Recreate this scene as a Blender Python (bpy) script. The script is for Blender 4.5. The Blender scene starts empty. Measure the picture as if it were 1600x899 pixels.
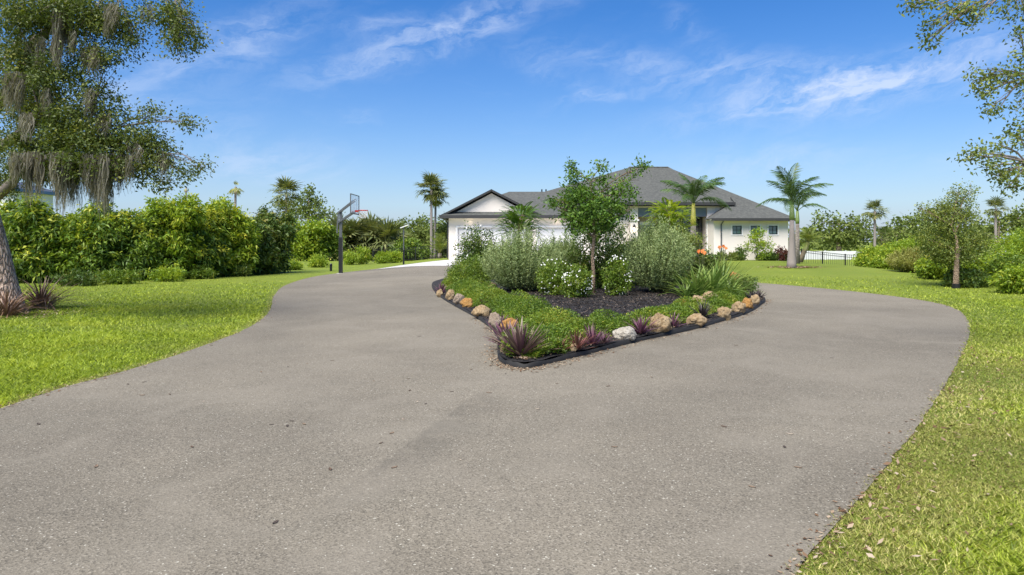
import bpy, bmesh, math, random
import numpy as np
from mathutils import Vector, Matrix, noise as mnoise

# ------------------------------------------------------------------ camera, sky, sun, exposure
S = bpy.context.scene
C = S.collection
F_PX, CX, HY, CAM_H = 1067.0, 800.0, 378.0, 1.6
cam_d = bpy.data.cameras.new('camera'); cam = bpy.data.objects.new('camera', cam_d); C.objects.link(cam)
cam.location = (0, 0, CAM_H); cam.rotation_euler = (math.pi/2, 0, 0)
cam_d.sensor_width = 36; cam_d.lens = 24.0; cam_d.shift_y = -71.5/1600
cam_d.clip_start = 0.05; cam_d.clip_end = 6000
S.camera = cam
S.render.resolution_x, S.render.resolution_y = 1024, 575
S.view_settings.view_transform = 'Standard'; S.view_settings.look = 'None'
S.view_settings.gamma = 1.0; S.view_settings.use_curve_mapping = False
S.view_settings.exposure = 1.1

SUN_EL, SUN_AZ = math.radians(57), math.radians(-150)       # azimuth clockwise from +Y
sun_dir = Vector((math.sin(SUN_AZ)*math.cos(SUN_EL), math.cos(SUN_AZ)*math.cos(SUN_EL), math.sin(SUN_EL)))
sl = bpy.data.lights.new('sun', 'SUN'); sl.energy = 4.3; sl.angle = math.radians(50); sl.color = (1.0, 0.955, 0.88)
so = bpy.data.objects.new('sun', sl); C.objects.link(so); so.location = (-30, -20, 40)
so.rotation_euler = sun_dir.to_track_quat('Z', 'Y').to_euler()

def srgb(r, g, b):
    f = lambda c: (c/255/12.92 if c/255 <= 0.04045 else ((c/255+0.055)/1.055)**2.4)
    return (f(r), f(g), f(b), 1.0)

class NT:
    """tiny node-tree helper"""
    def __init__(s, tree): s.t = tree; s.n = tree.nodes; s.l = tree.links
    def new(s, typ, **kw):
        n = s.n.new(typ)
        for k, v in kw.items(): setattr(n, k, v)
        return n
    def link(s, a, b): s.l.new(a, b)
    def put(s, sock, v):
        if hasattr(v, 'is_output') or isinstance(v, bpy.types.NodeSocket): s.l.new(v, sock)
        else: sock.default_value = v
    def math(s, op, a, b=None, c=None, clamp=False):
        n = s.n.new('ShaderNodeMath'); n.operation = op; n.use_clamp = clamp
        s.put(n.inputs[0], a)
        if b is not None: s.put(n.inputs[1], b)
        if c is not None: s.put(n.inputs[2], c)
        return n.outputs[0]
    def mix(s, fac, a, b, blend='MIX'):
        n = s.n.new('ShaderNodeMix'); n.data_type = 'RGBA'; n.blend_type = blend
        s.put(n.inputs[0], fac); s.put(n.inputs[6], a); s.put(n.inputs[7], b)
        return n.outputs[2]
    def ramp(s, fac, stops, interp='LINEAR'):
        n = s.n.new('ShaderNodeValToRGB'); n.color_ramp.interpolation = interp
        cr = n.color_ramp
        while len(cr.elements) < len(stops): cr.elements.new(0.5)
        for e, (p, c) in zip(cr.elements, stops): e.position = p; e.color = c
        s.put(n.inputs[0], fac)
        return n.outputs[0]
    def noise(s, vec, scale, detail=3, rough=0.55, dist=0.0, out=0):
        n = s.n.new('ShaderNodeTexNoise'); n.inputs['Scale'].default_value = scale
        n.inputs['Detail'].default_value = detail; n.inputs['Roughness'].default_value = rough
        n.inputs['Distortion'].default_value = dist
        if vec is not None: s.put(n.inputs['Vector'], vec)
        return n.outputs[out]
    def sstep(s, v, a, b):
        n = s.n.new('ShaderNodeMapRange'); n.interpolation_type = 'SMOOTHSTEP'
        s.put(n.inputs[0], v); n.inputs[1].default_value = a; n.inputs[2].default_value = b
        return n.outputs[0]

W = bpy.data.worlds.new('World'); S.world = W; W.use_nodes = True
wt = NT(W.node_tree); wt.n.clear()
sky = wt.new('ShaderNodeTexSky'); sky.sky_type = 'NISHITA'; sky.sun_disc = False
sky.sun_elevation = SUN_EL; sky.sun_rotation = SUN_AZ; sky.altitude = 0
sky.air_density = 1.0; sky.dust_density = 0.1; sky.ozone_density = 3.2
hs = wt.new('ShaderNodeHueSaturation'); hs.inputs['Saturation'].default_value = 1.40; hs.inputs['Value'].default_value = 1.36
hs.inputs['Hue'].default_value = 0.511
wt.link(sky.outputs[0], hs.inputs['Color'])
tc = wt.new('ShaderNodeTexCoord'); sx = wt.new('ShaderNodeSeparateXYZ'); wt.link(tc.outputs['Generated'], sx.inputs[0])
az = wt.math('ARCTAN2', sx.outputs[0], sx.outputs[1]); el = wt.math('ARCSINE', sx.outputs[2])
# slow wobble so that the streaks are not straight
cmb = wt.new('ShaderNodeCombineXYZ'); wt.put(cmb.inputs[0], az); wt.put(cmb.inputs[1], wt.math('MULTIPLY', el, 2.2))
wob = wt.noise(cmb.outputs[0], 7.0, 5, 0.6); wob2 = wt.noise(cmb.outputs[0], 5.3, 4, 0.6, 0.0)
azw = wt.math('ADD', az, wt.math('MULTIPLY', wt.math('SUBTRACT', wob2, 0.5), 0.07))
elw = wt.math('ADD', el, wt.math('MULTIPLY', wt.math('SUBTRACT', wob, 0.5), 0.075))
def streak_noise(ang, sc, stretch):
    c = wt.new('ShaderNodeCombineXYZ')
    ca, sa = math.cos(ang), math.sin(ang)
    u = wt.math('ADD', wt.math('MULTIPLY', azw, ca), wt.math('MULTIPLY', elw, sa))
    v = wt.math('SUBTRACT', wt.math('MULTIPLY', elw, ca), wt.math('MULTIPLY', azw, sa))
    wt.put(c.inputs[0], u); wt.put(c.inputs[1], wt.math('MULTIPLY', v, stretch))
    return wt.noise(c.outputs[0], sc, 8, 0.66, 0.35)
def dir_of(px, py):
    x, z = (px-CX)/F_PX, (HY-py)/F_PX
    return math.atan2(x, 1), math.asin(z/math.sqrt(1+x*x+z*z))
# cirrus streaks: two end points of the axis as sky directions, half width (rad), strength
WISPS = [((250,112),(455,38),.023,.62), ((545,98),(830,2),.019,.75), ((545,48),(620,36),.008,.35),
         ((835,108),(905,140),.012,.32), ((890,160),(985,138),.009,.40), ((930,92),(1330,128),.020,.52),
         ((1190,165),(1590,62),.021,.72), ((1180,165),(1480,120),.024,.50), ((345,250),(490,262),.026,.60),
         ((1090,258),(1290,248),.018,.45), ((300,205),(370,196),.014,.40), ((545,180),(585,176),.007,.30),
         ((1050,20),(1110,60),.012,.25), ((1500,250),(1680,215),.020,.35), ((60,140),(260,165),.022,.35)]
cloud = None
for (p0, p1, hw, st) in WISPS:
    a0, e0 = dir_of(*p0); a1, e1 = dir_of(*p1)
    am, em = (a0+a1)/2, (e0+e1)/2; ang = math.atan2(e1-e0, a1-a0); hl = math.hypot(a1-a0, e1-e0)/2*1.25
    ca, sa = math.cos(ang), math.sin(ang)
    da = wt.math('SUBTRACT', azw, am); de = wt.math('SUBTRACT', elw, em)
    u = wt.math('MULTIPLY', wt.math('ADD', wt.math('MULTIPLY', da, ca), wt.math('MULTIPLY', de, sa)), 1/hl)
    v = wt.math('MULTIPLY', wt.math('SUBTRACT', wt.math('MULTIPLY', de, ca), wt.math('MULTIPLY', da, sa)), 1/hw)
    q = wt.math('ADD', wt.math('MULTIPLY', u, u), wt.math('MULTIPLY', v, v))
    g = wt.math('MULTIPLY', wt.math('EXPONENT', wt.math('MULTIPLY', q, -0.75)), st)
    cloud = g if cloud is None else wt.math('ADD', cloud, g)
sn = streak_noise(0.28, 13.0, 3.0)
sn2 = streak_noise(-0.1, 4.0, 4.5)
body = wt.math('MULTIPLY', cloud, wt.sstep(sn, 0.30, 0.72))
thin = wt.math('MULTIPLY', wt.sstep(sn2, 0.50, 0.80), wt.math('MULTIPLY', wt.sstep(sn, 0.35, 0.75), 0.16))   # thin veil everywhere
cl = wt.math('ADD', body, thin, clamp=True)
hz_f = wt.math('MULTIPLY', wt.math('EXPONENT', wt.math('MULTIPLY', wt.math('MAXIMUM', el, 0.0), -7.5)), 0.85)
skyb = wt.mix(hz_f, hs.outputs[0], (2.55, 3.5, 5.9, 1))      # pale blue air low over the horizon, all round
skyc = wt.mix(wt.math('MULTIPLY', cl, 0.8), skyb, (6.0, 7.0, 9.0, 1))
bg = wt.new('ShaderNodeBackground'); bg.inputs['Strength'].default_value = 0.055
wt.link(skyc, bg.inputs['Color'])
wo = wt.new('ShaderNodeOutputWorld'); wt.link(bg.outputs[0], wo.inputs[0])

# ------------------------------------------------------------------ helpers
def sm(a, b, x):
    t = np.clip((np.asarray(x, float)-a)/(b-a), 0, 1); return t*t*(3-2*t)
def terrain(x, y):
    x = np.asarray(x, float); y = np.asarray(y, float)
    pad = 0.4*sm(20, 38, y)*sm(-10, -4, x)*(1-sm(17, 23, x))*(1-sm(62, 78, y))
    return pad - 0.42*sm(16, 26, x)*sm(20, 42, y)*(1-sm(50, 80, y)) - 0.5*sm(50, 80, y)
def tz(x, y): return float(terrain(x, y))
def at(px, py, d): return np.array([(px-CX)/F_PX*d, d, CAM_H-(py-HY)/F_PX*d])
def ground(px, py, lift=0.0):
    """the point of the ground seen in that direction"""
    d = 2.0
    while d < 400:
        p = at(px, py, d)
        if p[2] <= tz(p[0], p[1])+lift: break
        d += 0.02
    return p
def smooth_line(pts, n=6, closed=False):
    pts = [np.array(p[:2], float) for p in pts]; out = []
    m = len(pts)
    rng_ = range(m if closed else m-1)
    for i in rng_:
        g = (lambda k: pts[k % m]) if closed else (lambda k: pts[min(max(k, 0), m-1)])
        p0, p1, p2, p3 = g(i-1), g(i), g(i+1), g(i+2)
        for k in range(n):
            t = k/n
            out.append(0.5*((2*p1)+(-p0+p2)*t+(2*p0-5*p1+4*p2-p3)*t*t+(-p0+3*p1-3*p2+p3)*t**3))
    if not closed: out.append(pts[-1])
    return np.array(out)
def in_poly(P, poly):
    x, y = P[:, 0], P[:, 1]; ins = np.zeros(len(P), bool)
    j = len(poly)-1
    for i in range(len(poly)):
        xi, yi = poly[i]; xj, yj = poly[j]
        c = ((yi > y) != (yj > y)) & (x < (xj-xi)*(y-yi)/((yj-yi) if yj != yi else 1e-9)+xi)
        ins ^= c; j = i
    return ins
def line_dist(P, line, closed=True):
    P = P[:, :2]; best = np.full(len(P), 1e9)
    n = len(line)
    for i in range(n if closed else n-1):
        a = line[i]; b = line[(i+1) % n]; ab = b-a; L = (ab**2).sum()+1e-12
        t = np.clip(((P-a)@ab)/L, 0, 1)
        best = np.minimum(best, np.hypot(*(P-a-t[:, None]*ab).T))
    return best

def tag(o, label=None, cat=None, group=None, kind=None):
    if label: o['label'] = label
    if cat: o['category'] = cat
    if group: o['group'] = group
    if kind: o['kind'] = kind
    return o
def empty(name, loc, label=None, cat=None, group=None):
    o = bpy.data.objects.new(name, None); o.location = [float(v) for v in loc]; o.empty_display_size = 0.2
    C.objects.link(o); return tag(o, label, cat, group)
def link_mesh(name, me, mat, parent=None, smooth=False):
    o = bpy.data.objects.new(name, me); C.objects.link(o)
    if mat is not None: me.materials.append(mat)
    if smooth: me.polygons.foreach_set('use_smooth', np.ones(len(me.polygons), bool))
    if parent is not None: o.parent = parent
    return o
def world_off(parent):
    v = np.zeros(3)
    while parent is not None: v += np.array(parent.location); parent = parent.parent
    return v
def np_mesh(name, V, Fc, mat, parent=None, attrs=None, smooth=False, local=False):
    """V (n,3) in world space, Fc (m,k) faces of one size"""
    V = np.asarray(V, np.float32)
    if parent is not None and not local: V = V - world_off(parent).astype(np.float32)
    Fc = np.asarray(Fc, np.int32); me = bpy.data.meshes.new(name)
    m, k = Fc.shape
    me.vertices.add(len(V)); me.vertices.foreach_set('co', V.ravel())
    me.loops.add(m*k); me.loops.foreach_set('vertex_index', Fc.ravel())
    me.polygons.add(m); me.polygons.foreach_set('loop_start', np.arange(0, m*k, k, dtype=np.int32))
    me.update(calc_edges=True)
    for nm, a in (attrs or {}).items():
        at_ = me.attributes.new(nm, 'FLOAT', 'POINT'); at_.data.foreach_set('value', np.asarray(a, np.float32))
    return link_mesh(name, me, mat, parent, smooth)

class MB:
    """collects shapes of ONE part"""
    def __init__(s): s.v = []; s.f = []
    def quad(s, *p):
        i = len(s.v); s.v += [tuple(map(float, q)) for q in p]; s.f.append(tuple(range(i, i+len(p)))); return s
    def box(s, x0, x1, y0, y1, z0, z1):
        i = len(s.v)
        s.v += [(x0,y0,z0),(x1,y0,z0),(x1,y1,z0),(x0,y1,z0),(x0,y0,z1),(x1,y0,z1),(x1,y1,z1),(x0,y1,z1)]
        s.f += [tuple(i+k for k in q) for q in ((0,3,2,1),(4,5,6,7),(0,1,5,4),(1,2,6,5),(2,3,7,6),(3,0,4,7))]; return s
    def bar(s, a, b, w, h, up=(0,0,1)):
        a = Vector([float(k) for k in a]); b = Vector([float(k) for k in b]); d = (b-a).normalized(); side = d.cross(Vector(up))
        if side.length < 1e-4: side = d.cross(Vector((0,1,0)))
        side.normalize(); u = side.cross(d)
        i = len(s.v)
        for p in (a, b):
            for (k, l) in ((-1,-1),(1,-1),(1,1),(-1,1)): s.v.append(tuple(p+side*k*w/2+u*l*h/2))
        s.f += [tuple(i+k for k in q) for q in ((0,1,2,3),(7,6,5,4),(0,4,5,1),(1,5,6,2),(2,6,7,3),(3,7,4,0))]; return s
    def tube(s, pts, rad, n=8, caps=True):
        pts = [Vector([float(k) for k in p]) for p in pts]
        if not hasattr(rad, '__len__'): rad = [rad]*len(pts)
        i0 = len(s.v); ref = Vector((0.31, 0.17, 0.93))
        for k, p in enumerate(pts):
            d = (pts[min(k+1, len(pts)-1)]-pts[max(k-1, 0)]).normalized()
            u = d.cross(ref)
            if u.length < 0.1: u = d.cross(Vector((1, 0, 0)))
            u.normalize(); w = d.cross(u)
            for j in range(n):
                t = 2*math.pi*j/n; s.v.append(tuple(p+(u*math.cos(t)+w*math.sin(t))*rad[k]))
        for k in range(len(pts)-1):
            for j in range(n):
                a = i0+k*n+j; b = i0+k*n+(j+1) % n; s.f.append((a, b, b+n, a+n))
        if caps:
            s.f.append(tuple(i0+j for j in range(n))[::-1]); e = i0+(len(pts)-1)*n
            s.f.append(tuple(e+j for j in range(n)))
        return s
    def build(s, name, mat, parent=None, smooth=False, local=False):
        off = world_off(parent) if (parent is not None and not local) else np.zeros(3)
        me = bpy.data.meshes.new(name)
        me.from_pydata([(a-off[0], b-off[1], c-off[2]) for a, b, c in s.v], [], s.f); me.update()
        return link_mesh(name, me, mat, parent, smooth)

# ------------------------------------------------------------------ materials
def mat(name):
    m = bpy.data.materials.new(name); m.use_nodes = True; t = NT(m.node_tree)
    p = t.n['Principled BSDF']; return m, t, p
def pos(t):
    return t.new('ShaderNodeTexCoord').outputs['Object']
def bump(t, p, h, strength=0.3, dist=0.02):
    b = t.new('ShaderNodeBump'); b.inputs['Strength'].default_value = strength; b.inputs['Distance'].default_value = dist
    t.put(b.inputs['Height'], h); t.link(b.outputs[0], p.inputs['Normal'])
def plain(name, col, rough=0.6, metal=0.0, var=0.12, scale=3.0, bmp=0.0, bscale=60):
    m, t, p = mat(name); v = pos(t)
    n = t.noise(v, scale, 4, 0.6)
    dark = tuple(c*(1-var*1.6) for c in col[:3])+(1,); lite = tuple(min(1, c*(1+var)) for c in col[:3])+(1,)
    t.put(p.inputs['Base Color'], t.mix(n, dark, lite)); p.inputs['Roughness'].default_value = rough; p.inputs['Metallic'].default_value = metal
    if bmp: bump(t, p, t.noise(v, bscale, 4, 0.7), bmp, 0.01)
    return m
def leaf_mat(name, cols, trans=0.3, rough=0.5, spec=0.35):
    m, t, p = mat(name)
    a = t.new('ShaderNodeAttribute'); a.attribute_name = 'rnd'
    n = len(cols); c = t.ramp(a.outputs['Fac'], [(i/(n-1), col) for i, col in enumerate(cols)])
    t.link(c, p.inputs['Base Color']); p.inputs['Roughness'].default_value = rough
    p.inputs['Specular IOR Level'].default_value = spec
    tr = t.new('ShaderNodeBsdfTranslucent'); t.link(t.mix(1.0, c, (1.25, 1.2, 0.55, 1), 'MULTIPLY'), tr.inputs['Color'])
    ms = t.new('ShaderNodeMixShader'); ms.inputs[0].default_value = trans
    t.link(p.outputs[0], ms.inputs[1]); t.link(tr.outputs[0], ms.inputs[2]); t.link(ms.outputs[0], t.n['Material Output'].inputs['Surface'])
    return m
def strap_mat(name, cols, trans=0.2):
    """leaf colour running along the blade (attribute rnd 0 at the base, 1 at the tip) with per-object variation"""
    m, t, p = mat(name)
    a = t.new('ShaderNodeAttribute'); a.attribute_name = 'rnd'
    oi = t.new('ShaderNodeObjectInfo')
    f = t.math('ADD', t.math('MULTIPLY', a.outputs['Fac'], 0.55), t.math('MULTIPLY', oi.outputs['Random'], 0.45))
    n = len(cols); c = t.ramp(f, [(i/(n-1), col) for i, col in enumerate(cols)])
    t.link(c, p.inputs['Base Color']); p.inputs['Roughness'].default_value = 0.45
    tr = t.new('ShaderNodeBsdfTranslucent'); t.link(c, tr.inputs['Color'])
    ms = t.new('ShaderNodeMixShader'); ms.inputs[0].default_value = trans
    t.link(p.outputs[0], ms.inputs[1]); t.link(tr.outputs[0], ms.inputs[2]); t.link(ms.outputs[0], t.n['Material Output'].inputs['Surface'])
    return m
M = {}
L = lambda r, g, b: (r, g, b, 1)
# asphalt
def make_asphalt():
    m, t, p = mat('asphalt'); v = pos(t)
    sep = t.new('ShaderNodeSeparateXYZ'); t.link(v, sep.inputs[0])
    big = t.noise(v, 0.35, 4, 0.6, 0.4); mid = t.noise(v, 2.3, 5, 0.65); fine = t.noise(v, 95, 2, 0.6); grit = t.noise(v, 260, 1, 0.5)
    base = t.mix(t.sstep(big, 0.32, 0.68), L(0.125,0.109,0.082), L(0.160,0.141,0.107))
    base = t.mix(t.math('MULTIPLY', t.sstep(mid, 0.35, 0.75), 0.25), base, L(0.116,0.107,0.084))
    # aggregate
    vor = t.new('ShaderNodeTexVoronoi'); vor.inputs['Scale'].default_value = 105; t.link(v, vor.inputs['Vector'])
    sepc = t.new('ShaderNodeSeparateColor'); t.link(vor.outputs['Color'], sepc.inputs[0])
    base = t.mix(t.math('MULTIPLY', t.sstep(sepc.outputs[0], 0.55, 1.0), 0.6), base, L(0.243,0.217,0.171))
    base = t.mix(t.math('MULTIPLY', t.sstep(sepc.outputs[1], 0.5, 1.0), 0.7), base, L(0.059,0.052,0.040))
    base = t.mix(t.math('MULTIPLY', t.math('GREATER_THAN', sepc.outputs[2], 0.993), 0.6), base, L(0.485,0.466,0.390))
    base = t.mix(t.sstep(fine, 0.3, 0.8), base, t.mix(1.0, base, (1.25,1.25,1.25,1), 'MULTIPLY'))
    vb = t.noise(v, 0.16, 3, 0.55, 0.8); st2 = t.noise(v, 0.75, 5, 0.7, 0.6)
    base = t.mix(t.sstep(vb, 0.35, 0.65), t.mix(1.0, base, (.90, .90, .90, 1), 'MULTIPLY'), t.mix(1.0, base, (1.09, 1.085, 1.075, 1), 'MULTIPLY'))
    base = t.mix(t.math('MULTIPLY', t.sstep(st2, 0.58, 0.72), 0.35), base, t.mix(1.0, base, (.80, .79, .78, 1), 'MULTIPLY'))
    # paving joint: one lane was laid against the other, coarser on its right-hand side
    ax, ay, bx_, by_ = -1.30, 3.6, -0.30, 7.4
    ln = math.hypot(bx_-ax, by_-ay); dx, dy = (bx_-ax)/ln, (by_-ay)/ln
    rx = t.math('SUBTRACT', sep.outputs[0], ax); ry = t.math('SUBTRACT', sep.outputs[1], ay)
    wob_ = t.math('MULTIPLY', t.math('SUBTRACT', t.noise(v, 3.0, 3), 0.5), 0.10)
    s_ = t.math('ADD', t.math('SUBTRACT', t.math('MULTIPLY', rx, dy), t.math('MULTIPLY', ry, dx)), wob_)
    al = t.math('ADD', t.math('MULTIPLY', rx, dx), t.math('MULTIPLY', ry, dy))
    jm = t.math('MULTIPLY', t.sstep(s_, -0.015, 0.03), t.math('SUBTRACT', 1.0, t.sstep(s_, 0.03, 0.55)))
    jm = t.math('MULTIPLY', jm, t.math('MULTIPLY', t.sstep(al, -0.2, 1.2), t.math('SUBTRACT', 1.0, t.sstep(al, 2.6, 4.4))))
    jm = t.math('MULTIPLY', jm, t.math('MULTIPLY', t.sstep(mid, 0.25, 0.7), 0.6))
    base = t.mix(jm, base, L(0.083,0.074,0.058))
    # dusty pale traces where cars turn
    tr = t.noise(v, 0.9, 3, 0.5, 1.0)
    base = t.mix(t.math('MULTIPLY', t.sstep(tr, 0.45, 0.75), 0.45), base, L(0.196,0.174,0.136))
    t.link(base, p.inputs['Base Color']); p.inputs['Roughness'].default_value = 0.88; p.inputs['Specular IOR Level'].default_value = 0.25
    h = t.math('ADD', t.math('MULTIPLY', vor.outputs['Distance'], 0.8), t.math('MULTIPLY', fine, 0.6))
    bump(t, p, h, 0.45, 0.006)
    return m
M['asphalt'] = make_asphalt()
M['concrete'] = plain('concrete', L(.46,.44,.41), .85, 0, .12, 1.2, .2, 80)
def make_lawn():
    m, t, p = mat('lawn'); v = pos(t)
    sep = t.new('ShaderNodeSeparateXYZ'); t.link(v, sep.inputs[0])
    big = t.noise(v, 0.22, 4, 0.6, 0.3); mid = t.noise(v, 1.7, 5, 0.65); fine = t.noise(v, 28, 3, 0.7); vf = t.noise(v, 120, 2, 0.6)
    c = t.mix(t.sstep(big, .3, .7), L(0.143,0.198,0.021), L(0.198,0.244,0.028))
    c = t.mix(t.math('MULTIPLY', t.sstep(mid, .45, .75), .5), c, L(0.216,0.226,0.041))
    c = t.mix(t.math('MULTIPLY', t.sstep(fine, .4, .75), .55), c, L(0.082,0.124,0.013))
    c = t.mix(t.math('MULTIPLY', t.sstep(vf, .5, .8), .4), c, L(0.257,0.285,0.051))
    t.link(c, p.inputs['Base Color']); p.inputs['Roughness'].default_value = .8; p.inputs['Specular IOR Level'].default_value = .2
    bump(t, p, t.math('ADD', fine, t.math('MULTIPLY', vf, .5)), .9, .05)
    return m
M['lawn'] = make_lawn()
def make_grass():
    m, t, p = mat('grass_blades')
    a = t.new('ShaderNodeAttribute'); a.attribute_name = 'rnd'; d = t.new('ShaderNodeAttribute'); d.attribute_name = 'dry'
    v = pos(t); big = t.noise(v, 0.5, 3, .6)
    g = t.ramp(a.outputs['Fac'], [(0, L(0.084,0.135,0.016)), (.5, L(0.271,0.363,0.031)), (1, L(0.482,0.550,0.067))])
    g = t.mix(t.math('MULTIPLY', t.sstep(big, .45, .7), .45), g, L(0.396,0.413,0.059))
    y = t.ramp(a.outputs['Fac'], [(0, L(0.108,0.080,0.033)), (.5, L(0.374,0.339,0.122)), (1, L(0.675,0.562,0.289))])
    c = t.mix(d.outputs['Fac'], g, y)
    t.link(c, p.inputs['Base Color']); p.inputs['Roughness'].default_value = .5; p.inputs['Specular IOR Level'].default_value = .25
    tr = t.new('ShaderNodeBsdfTranslucent'); t.link(t.mix(1., c, (1.2,1.2,.6,1), 'MULTIPLY'), tr.inputs['Color'])
    ms = t.new('ShaderNodeMixShader'); ms.inputs[0].default_value = .35
    t.link(p.outputs[0], ms.inputs[1]); t.link(tr.outputs[0], ms.inputs[2]); t.link(ms.outputs[0], t.n['Material Output'].inputs['Surface'])
    return m
M['grass'] = make_grass()
M['mulch'] = plain('black_mulch', L(0.014,0.011,0.010), .9, 0, .5, 25, 1.0, 45)
M['edging'] = plain('black_edging', L(0.012,0.011,0.010), .8, 0, .2, 9)
M['stucco'] = plain('cream_stucco', L(0.757,0.687,0.611), .9, 0, .03, 1.5, .12, 90)
M['trim'] = plain('white_trim', L(.80,.78,.75), .6, 0, .02)
M['door_white'] = plain('garage_door_paint', L(.76,.74,.71), .5, 0, .02)
def make_shingle():
    m, t, p = mat('asphalt_shingles'); v = pos(t)
    mp = t.new('ShaderNodeMapping'); mp.inputs['Scale'].default_value = (1.0, .45, 1.9); t.link(v, mp.inputs[0])
    b = t.new('ShaderNodeTexVoronoi'); b.inputs['Scale'].default_value = 9.0; t.link(mp.outputs[0], b.inputs['Vector'])
    sc = t.new('ShaderNodeSeparateColor'); t.link(b.outputs['Color'], sc.inputs[0])
    n = t.noise(v, 9, 4, .7); n2 = t.noise(v, .6, 3)
    c = t.ramp(sc.outputs[0], [(0, L(0.043,0.045,0.041)), (.5, L(0.061,0.064,0.059)), (1, L(0.089,0.092,0.080))])
    c = t.mix(t.math('MULTIPLY', n, .6), c, L(0.051,0.053,0.049)); c = t.mix(t.math('MULTIPLY', n2, .3), c, L(0.104,0.104,0.092))
    t.link(c, p.inputs['Base Color']); p.inputs['Roughness'].default_value = .95
    bump(t, p, t.math('ADD', sc.outputs[1], n), .4, .03); return m
M['shingle'] = make_shingle()
M['fascia'] = plain('dark_fascia', L(.035,.033,.032), .45, 0, .1)
M['dark_metal'] = plain('dark_metal', L(.018,.018,.019), .4, .3, .1)
M['grey_metal'] = plain('grey_metal', L(.12,.125,.13), .45, .5, .1)
M['panel'] = plain('blue_grey_panel', L(.13,.16,.175), .3, 0, .05)
M['white_plastic'] = plain('white_plastic', L(0.615,0.615,0.615), .4, 0, .02)
M['orange_paint'] = plain('rim_paint', L(.55,.04,.03), .4, .2, .05)
M['net'] = plain('net_cord', L(.75,.73,.70), .8, 0, .05)
M['navy'] = plain('blue_trim', L(.10,.18,.34), .5, 0, .05)
def make_glass(name, col):
    m, t, p = mat(name); p.inputs['Base Color'].default_value = col; p.inputs['Roughness'].default_value = .04
    p.inputs['Specular IOR Level'].default_value = .8; p.inputs['Coat Weight'].default_value = .6; p.inputs['Coat Roughness'].default_value = .02
    return m
M['glass'] = make_glass('dark_window_glass', L(.012,.018,.018)); M['glass_green'] = make_glass('green_window_glass', L(.09,.16,.15))
def make_clear():
    m, t, p = mat('clear_board'); tr = t.new('ShaderNodeBsdfTransparent'); tr.inputs[0].default_value = L(.93,.95,.97)
    p.inputs['Base Color'].default_value = L(.8,.85,.9); p.inputs['Roughness'].default_value = .05
    ms = t.new('ShaderNodeMixShader'); ms.inputs[0].default_value = .22
    t.link(tr.outputs[0], ms.inputs[1]); t.link(p.outputs[0], ms.inputs[2]); t.link(ms.outputs[0], t.n['Material Output'].inputs['Surface']); return m
M['clear'] = make_clear()
def make_lamp(name, e):
    m, t, p = mat(name); p.inputs['Emission Color'].default_value = L(1,.82,.6); p.inputs['Emission Strength'].default_value = e
    p.inputs['Base Color'].default_value = L(.8,.75,.65); return m
M['lamp'] = make_lamp('warm_lamp', 3.0)
def make_bark(name, a, b, c, sc=(5, 5, 1.3)):
    m, t, p = mat(name); v = pos(t)
    mp = t.new('ShaderNodeMapping'); mp.inputs['Scale'].default_value = sc; t.link(v, mp.inputs[0])
    vo = t.new('ShaderNodeTexVoronoi'); vo.feature = 'DISTANCE_TO_EDGE'; vo.inputs['Scale'].default_value = 3.5
    n = t.noise(mp.outputs[0], 3, 5, .7, .4)
    nd = t.mix(.25, mp.outputs[0], t.noise(mp.outputs[0], 2.5, 3, .6, 0, 1)); t.link(nd, vo.inputs['Vector'])
    col = t.mix(n, a, b); col = t.mix(t.math('SUBTRACT', 1., t.sstep(vo.outputs['Distance'], 0, .18)), col, c)
    t.link(col, p.inputs['Base Color']); p.inputs['Roughness'].default_value = .95; p.inputs['Specular IOR Level'].default_value = .15
    bump(t, p, t.math('ADD', t.sstep(vo.outputs['Distance'], 0, .3), t.math('MULTIPLY', n, .6)), .9, .04); return m
M['bark'] = make_bark('oak_bark', L(0.420,0.306,0.231), L(0.690,0.535,0.420), L(0.147,0.104,0.079))
M['limb_bark'] = plain('limb_bark', L(.20,.165,.14), .95, 0, .3, 6, .6, 25)
M['bark_thin'] = make_bark('young_bark', L(0.360,0.255,0.165), L(0.540,0.405,0.285), L(0.180,0.128,0.090), (14, 14, 5))
M['twig'] = plain('twig', L(.11,.085,.065), .9, 0, .3, 20)
M['stem'] = plain('green_stem', L(.09,.10,.04), .7, 0, .3, 20)
M['palm_trunk'] = make_bark('palm_trunk', L(.30,.26,.22), L(.42,.37,.32), L(.20,.17,.14), (1.5, 1.5, 12))
M['palm_trunk_pale'] = plain('pale_palm_trunk', L(0.252,0.215,0.192), .9, 0, .12, 6, .2, 20)
M['crownshaft'] = plain('green_crownshaft', L(.17,.23,.06), .45, 0, .15, 5)
M['crownshaft_yellow'] = plain('yellow_crownshaft', L(.42,.38,.06), .45, 0, .15, 5)
M['thatch'] = plain('dead_thatch', L(.20,.155,.10), .95, 0, .3, 12)
M['oak_leaf'] = leaf_mat('oak_leaf', [L(0.052,0.078,0.020), L(0.094,0.132,0.025), L(0.145,0.178,0.031), L(0.274,0.265,0.049)], .25)
M['oak_leaf_light'] = leaf_mat('oak_leaf_light', [L(0.085,0.125,0.030), L(0.144,0.192,0.040), L(0.220,0.259,0.049), L(0.356,0.350,0.083)], .32)
M['crape_leaf'] = leaf_mat('crape_leaf', [L(0.047,0.108,0.019), L(0.087,0.172,0.023), L(0.135,0.230,0.031), L(0.190,0.273,0.036)], .3)
M['dark_leaf'] = leaf_mat('dark_leaf', [L(0.038,0.078,0.014), L(0.069,0.121,0.020), L(0.118,0.166,0.023), L(0.214,0.194,0.031)], .2)
M['mid_leaf'] = leaf_mat('mid_leaf', [L(0.059,0.106,0.014), L(0.107,0.179,0.018), L(0.166,0.235,0.024), L(0.273,0.292,0.035)], .3)
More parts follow.
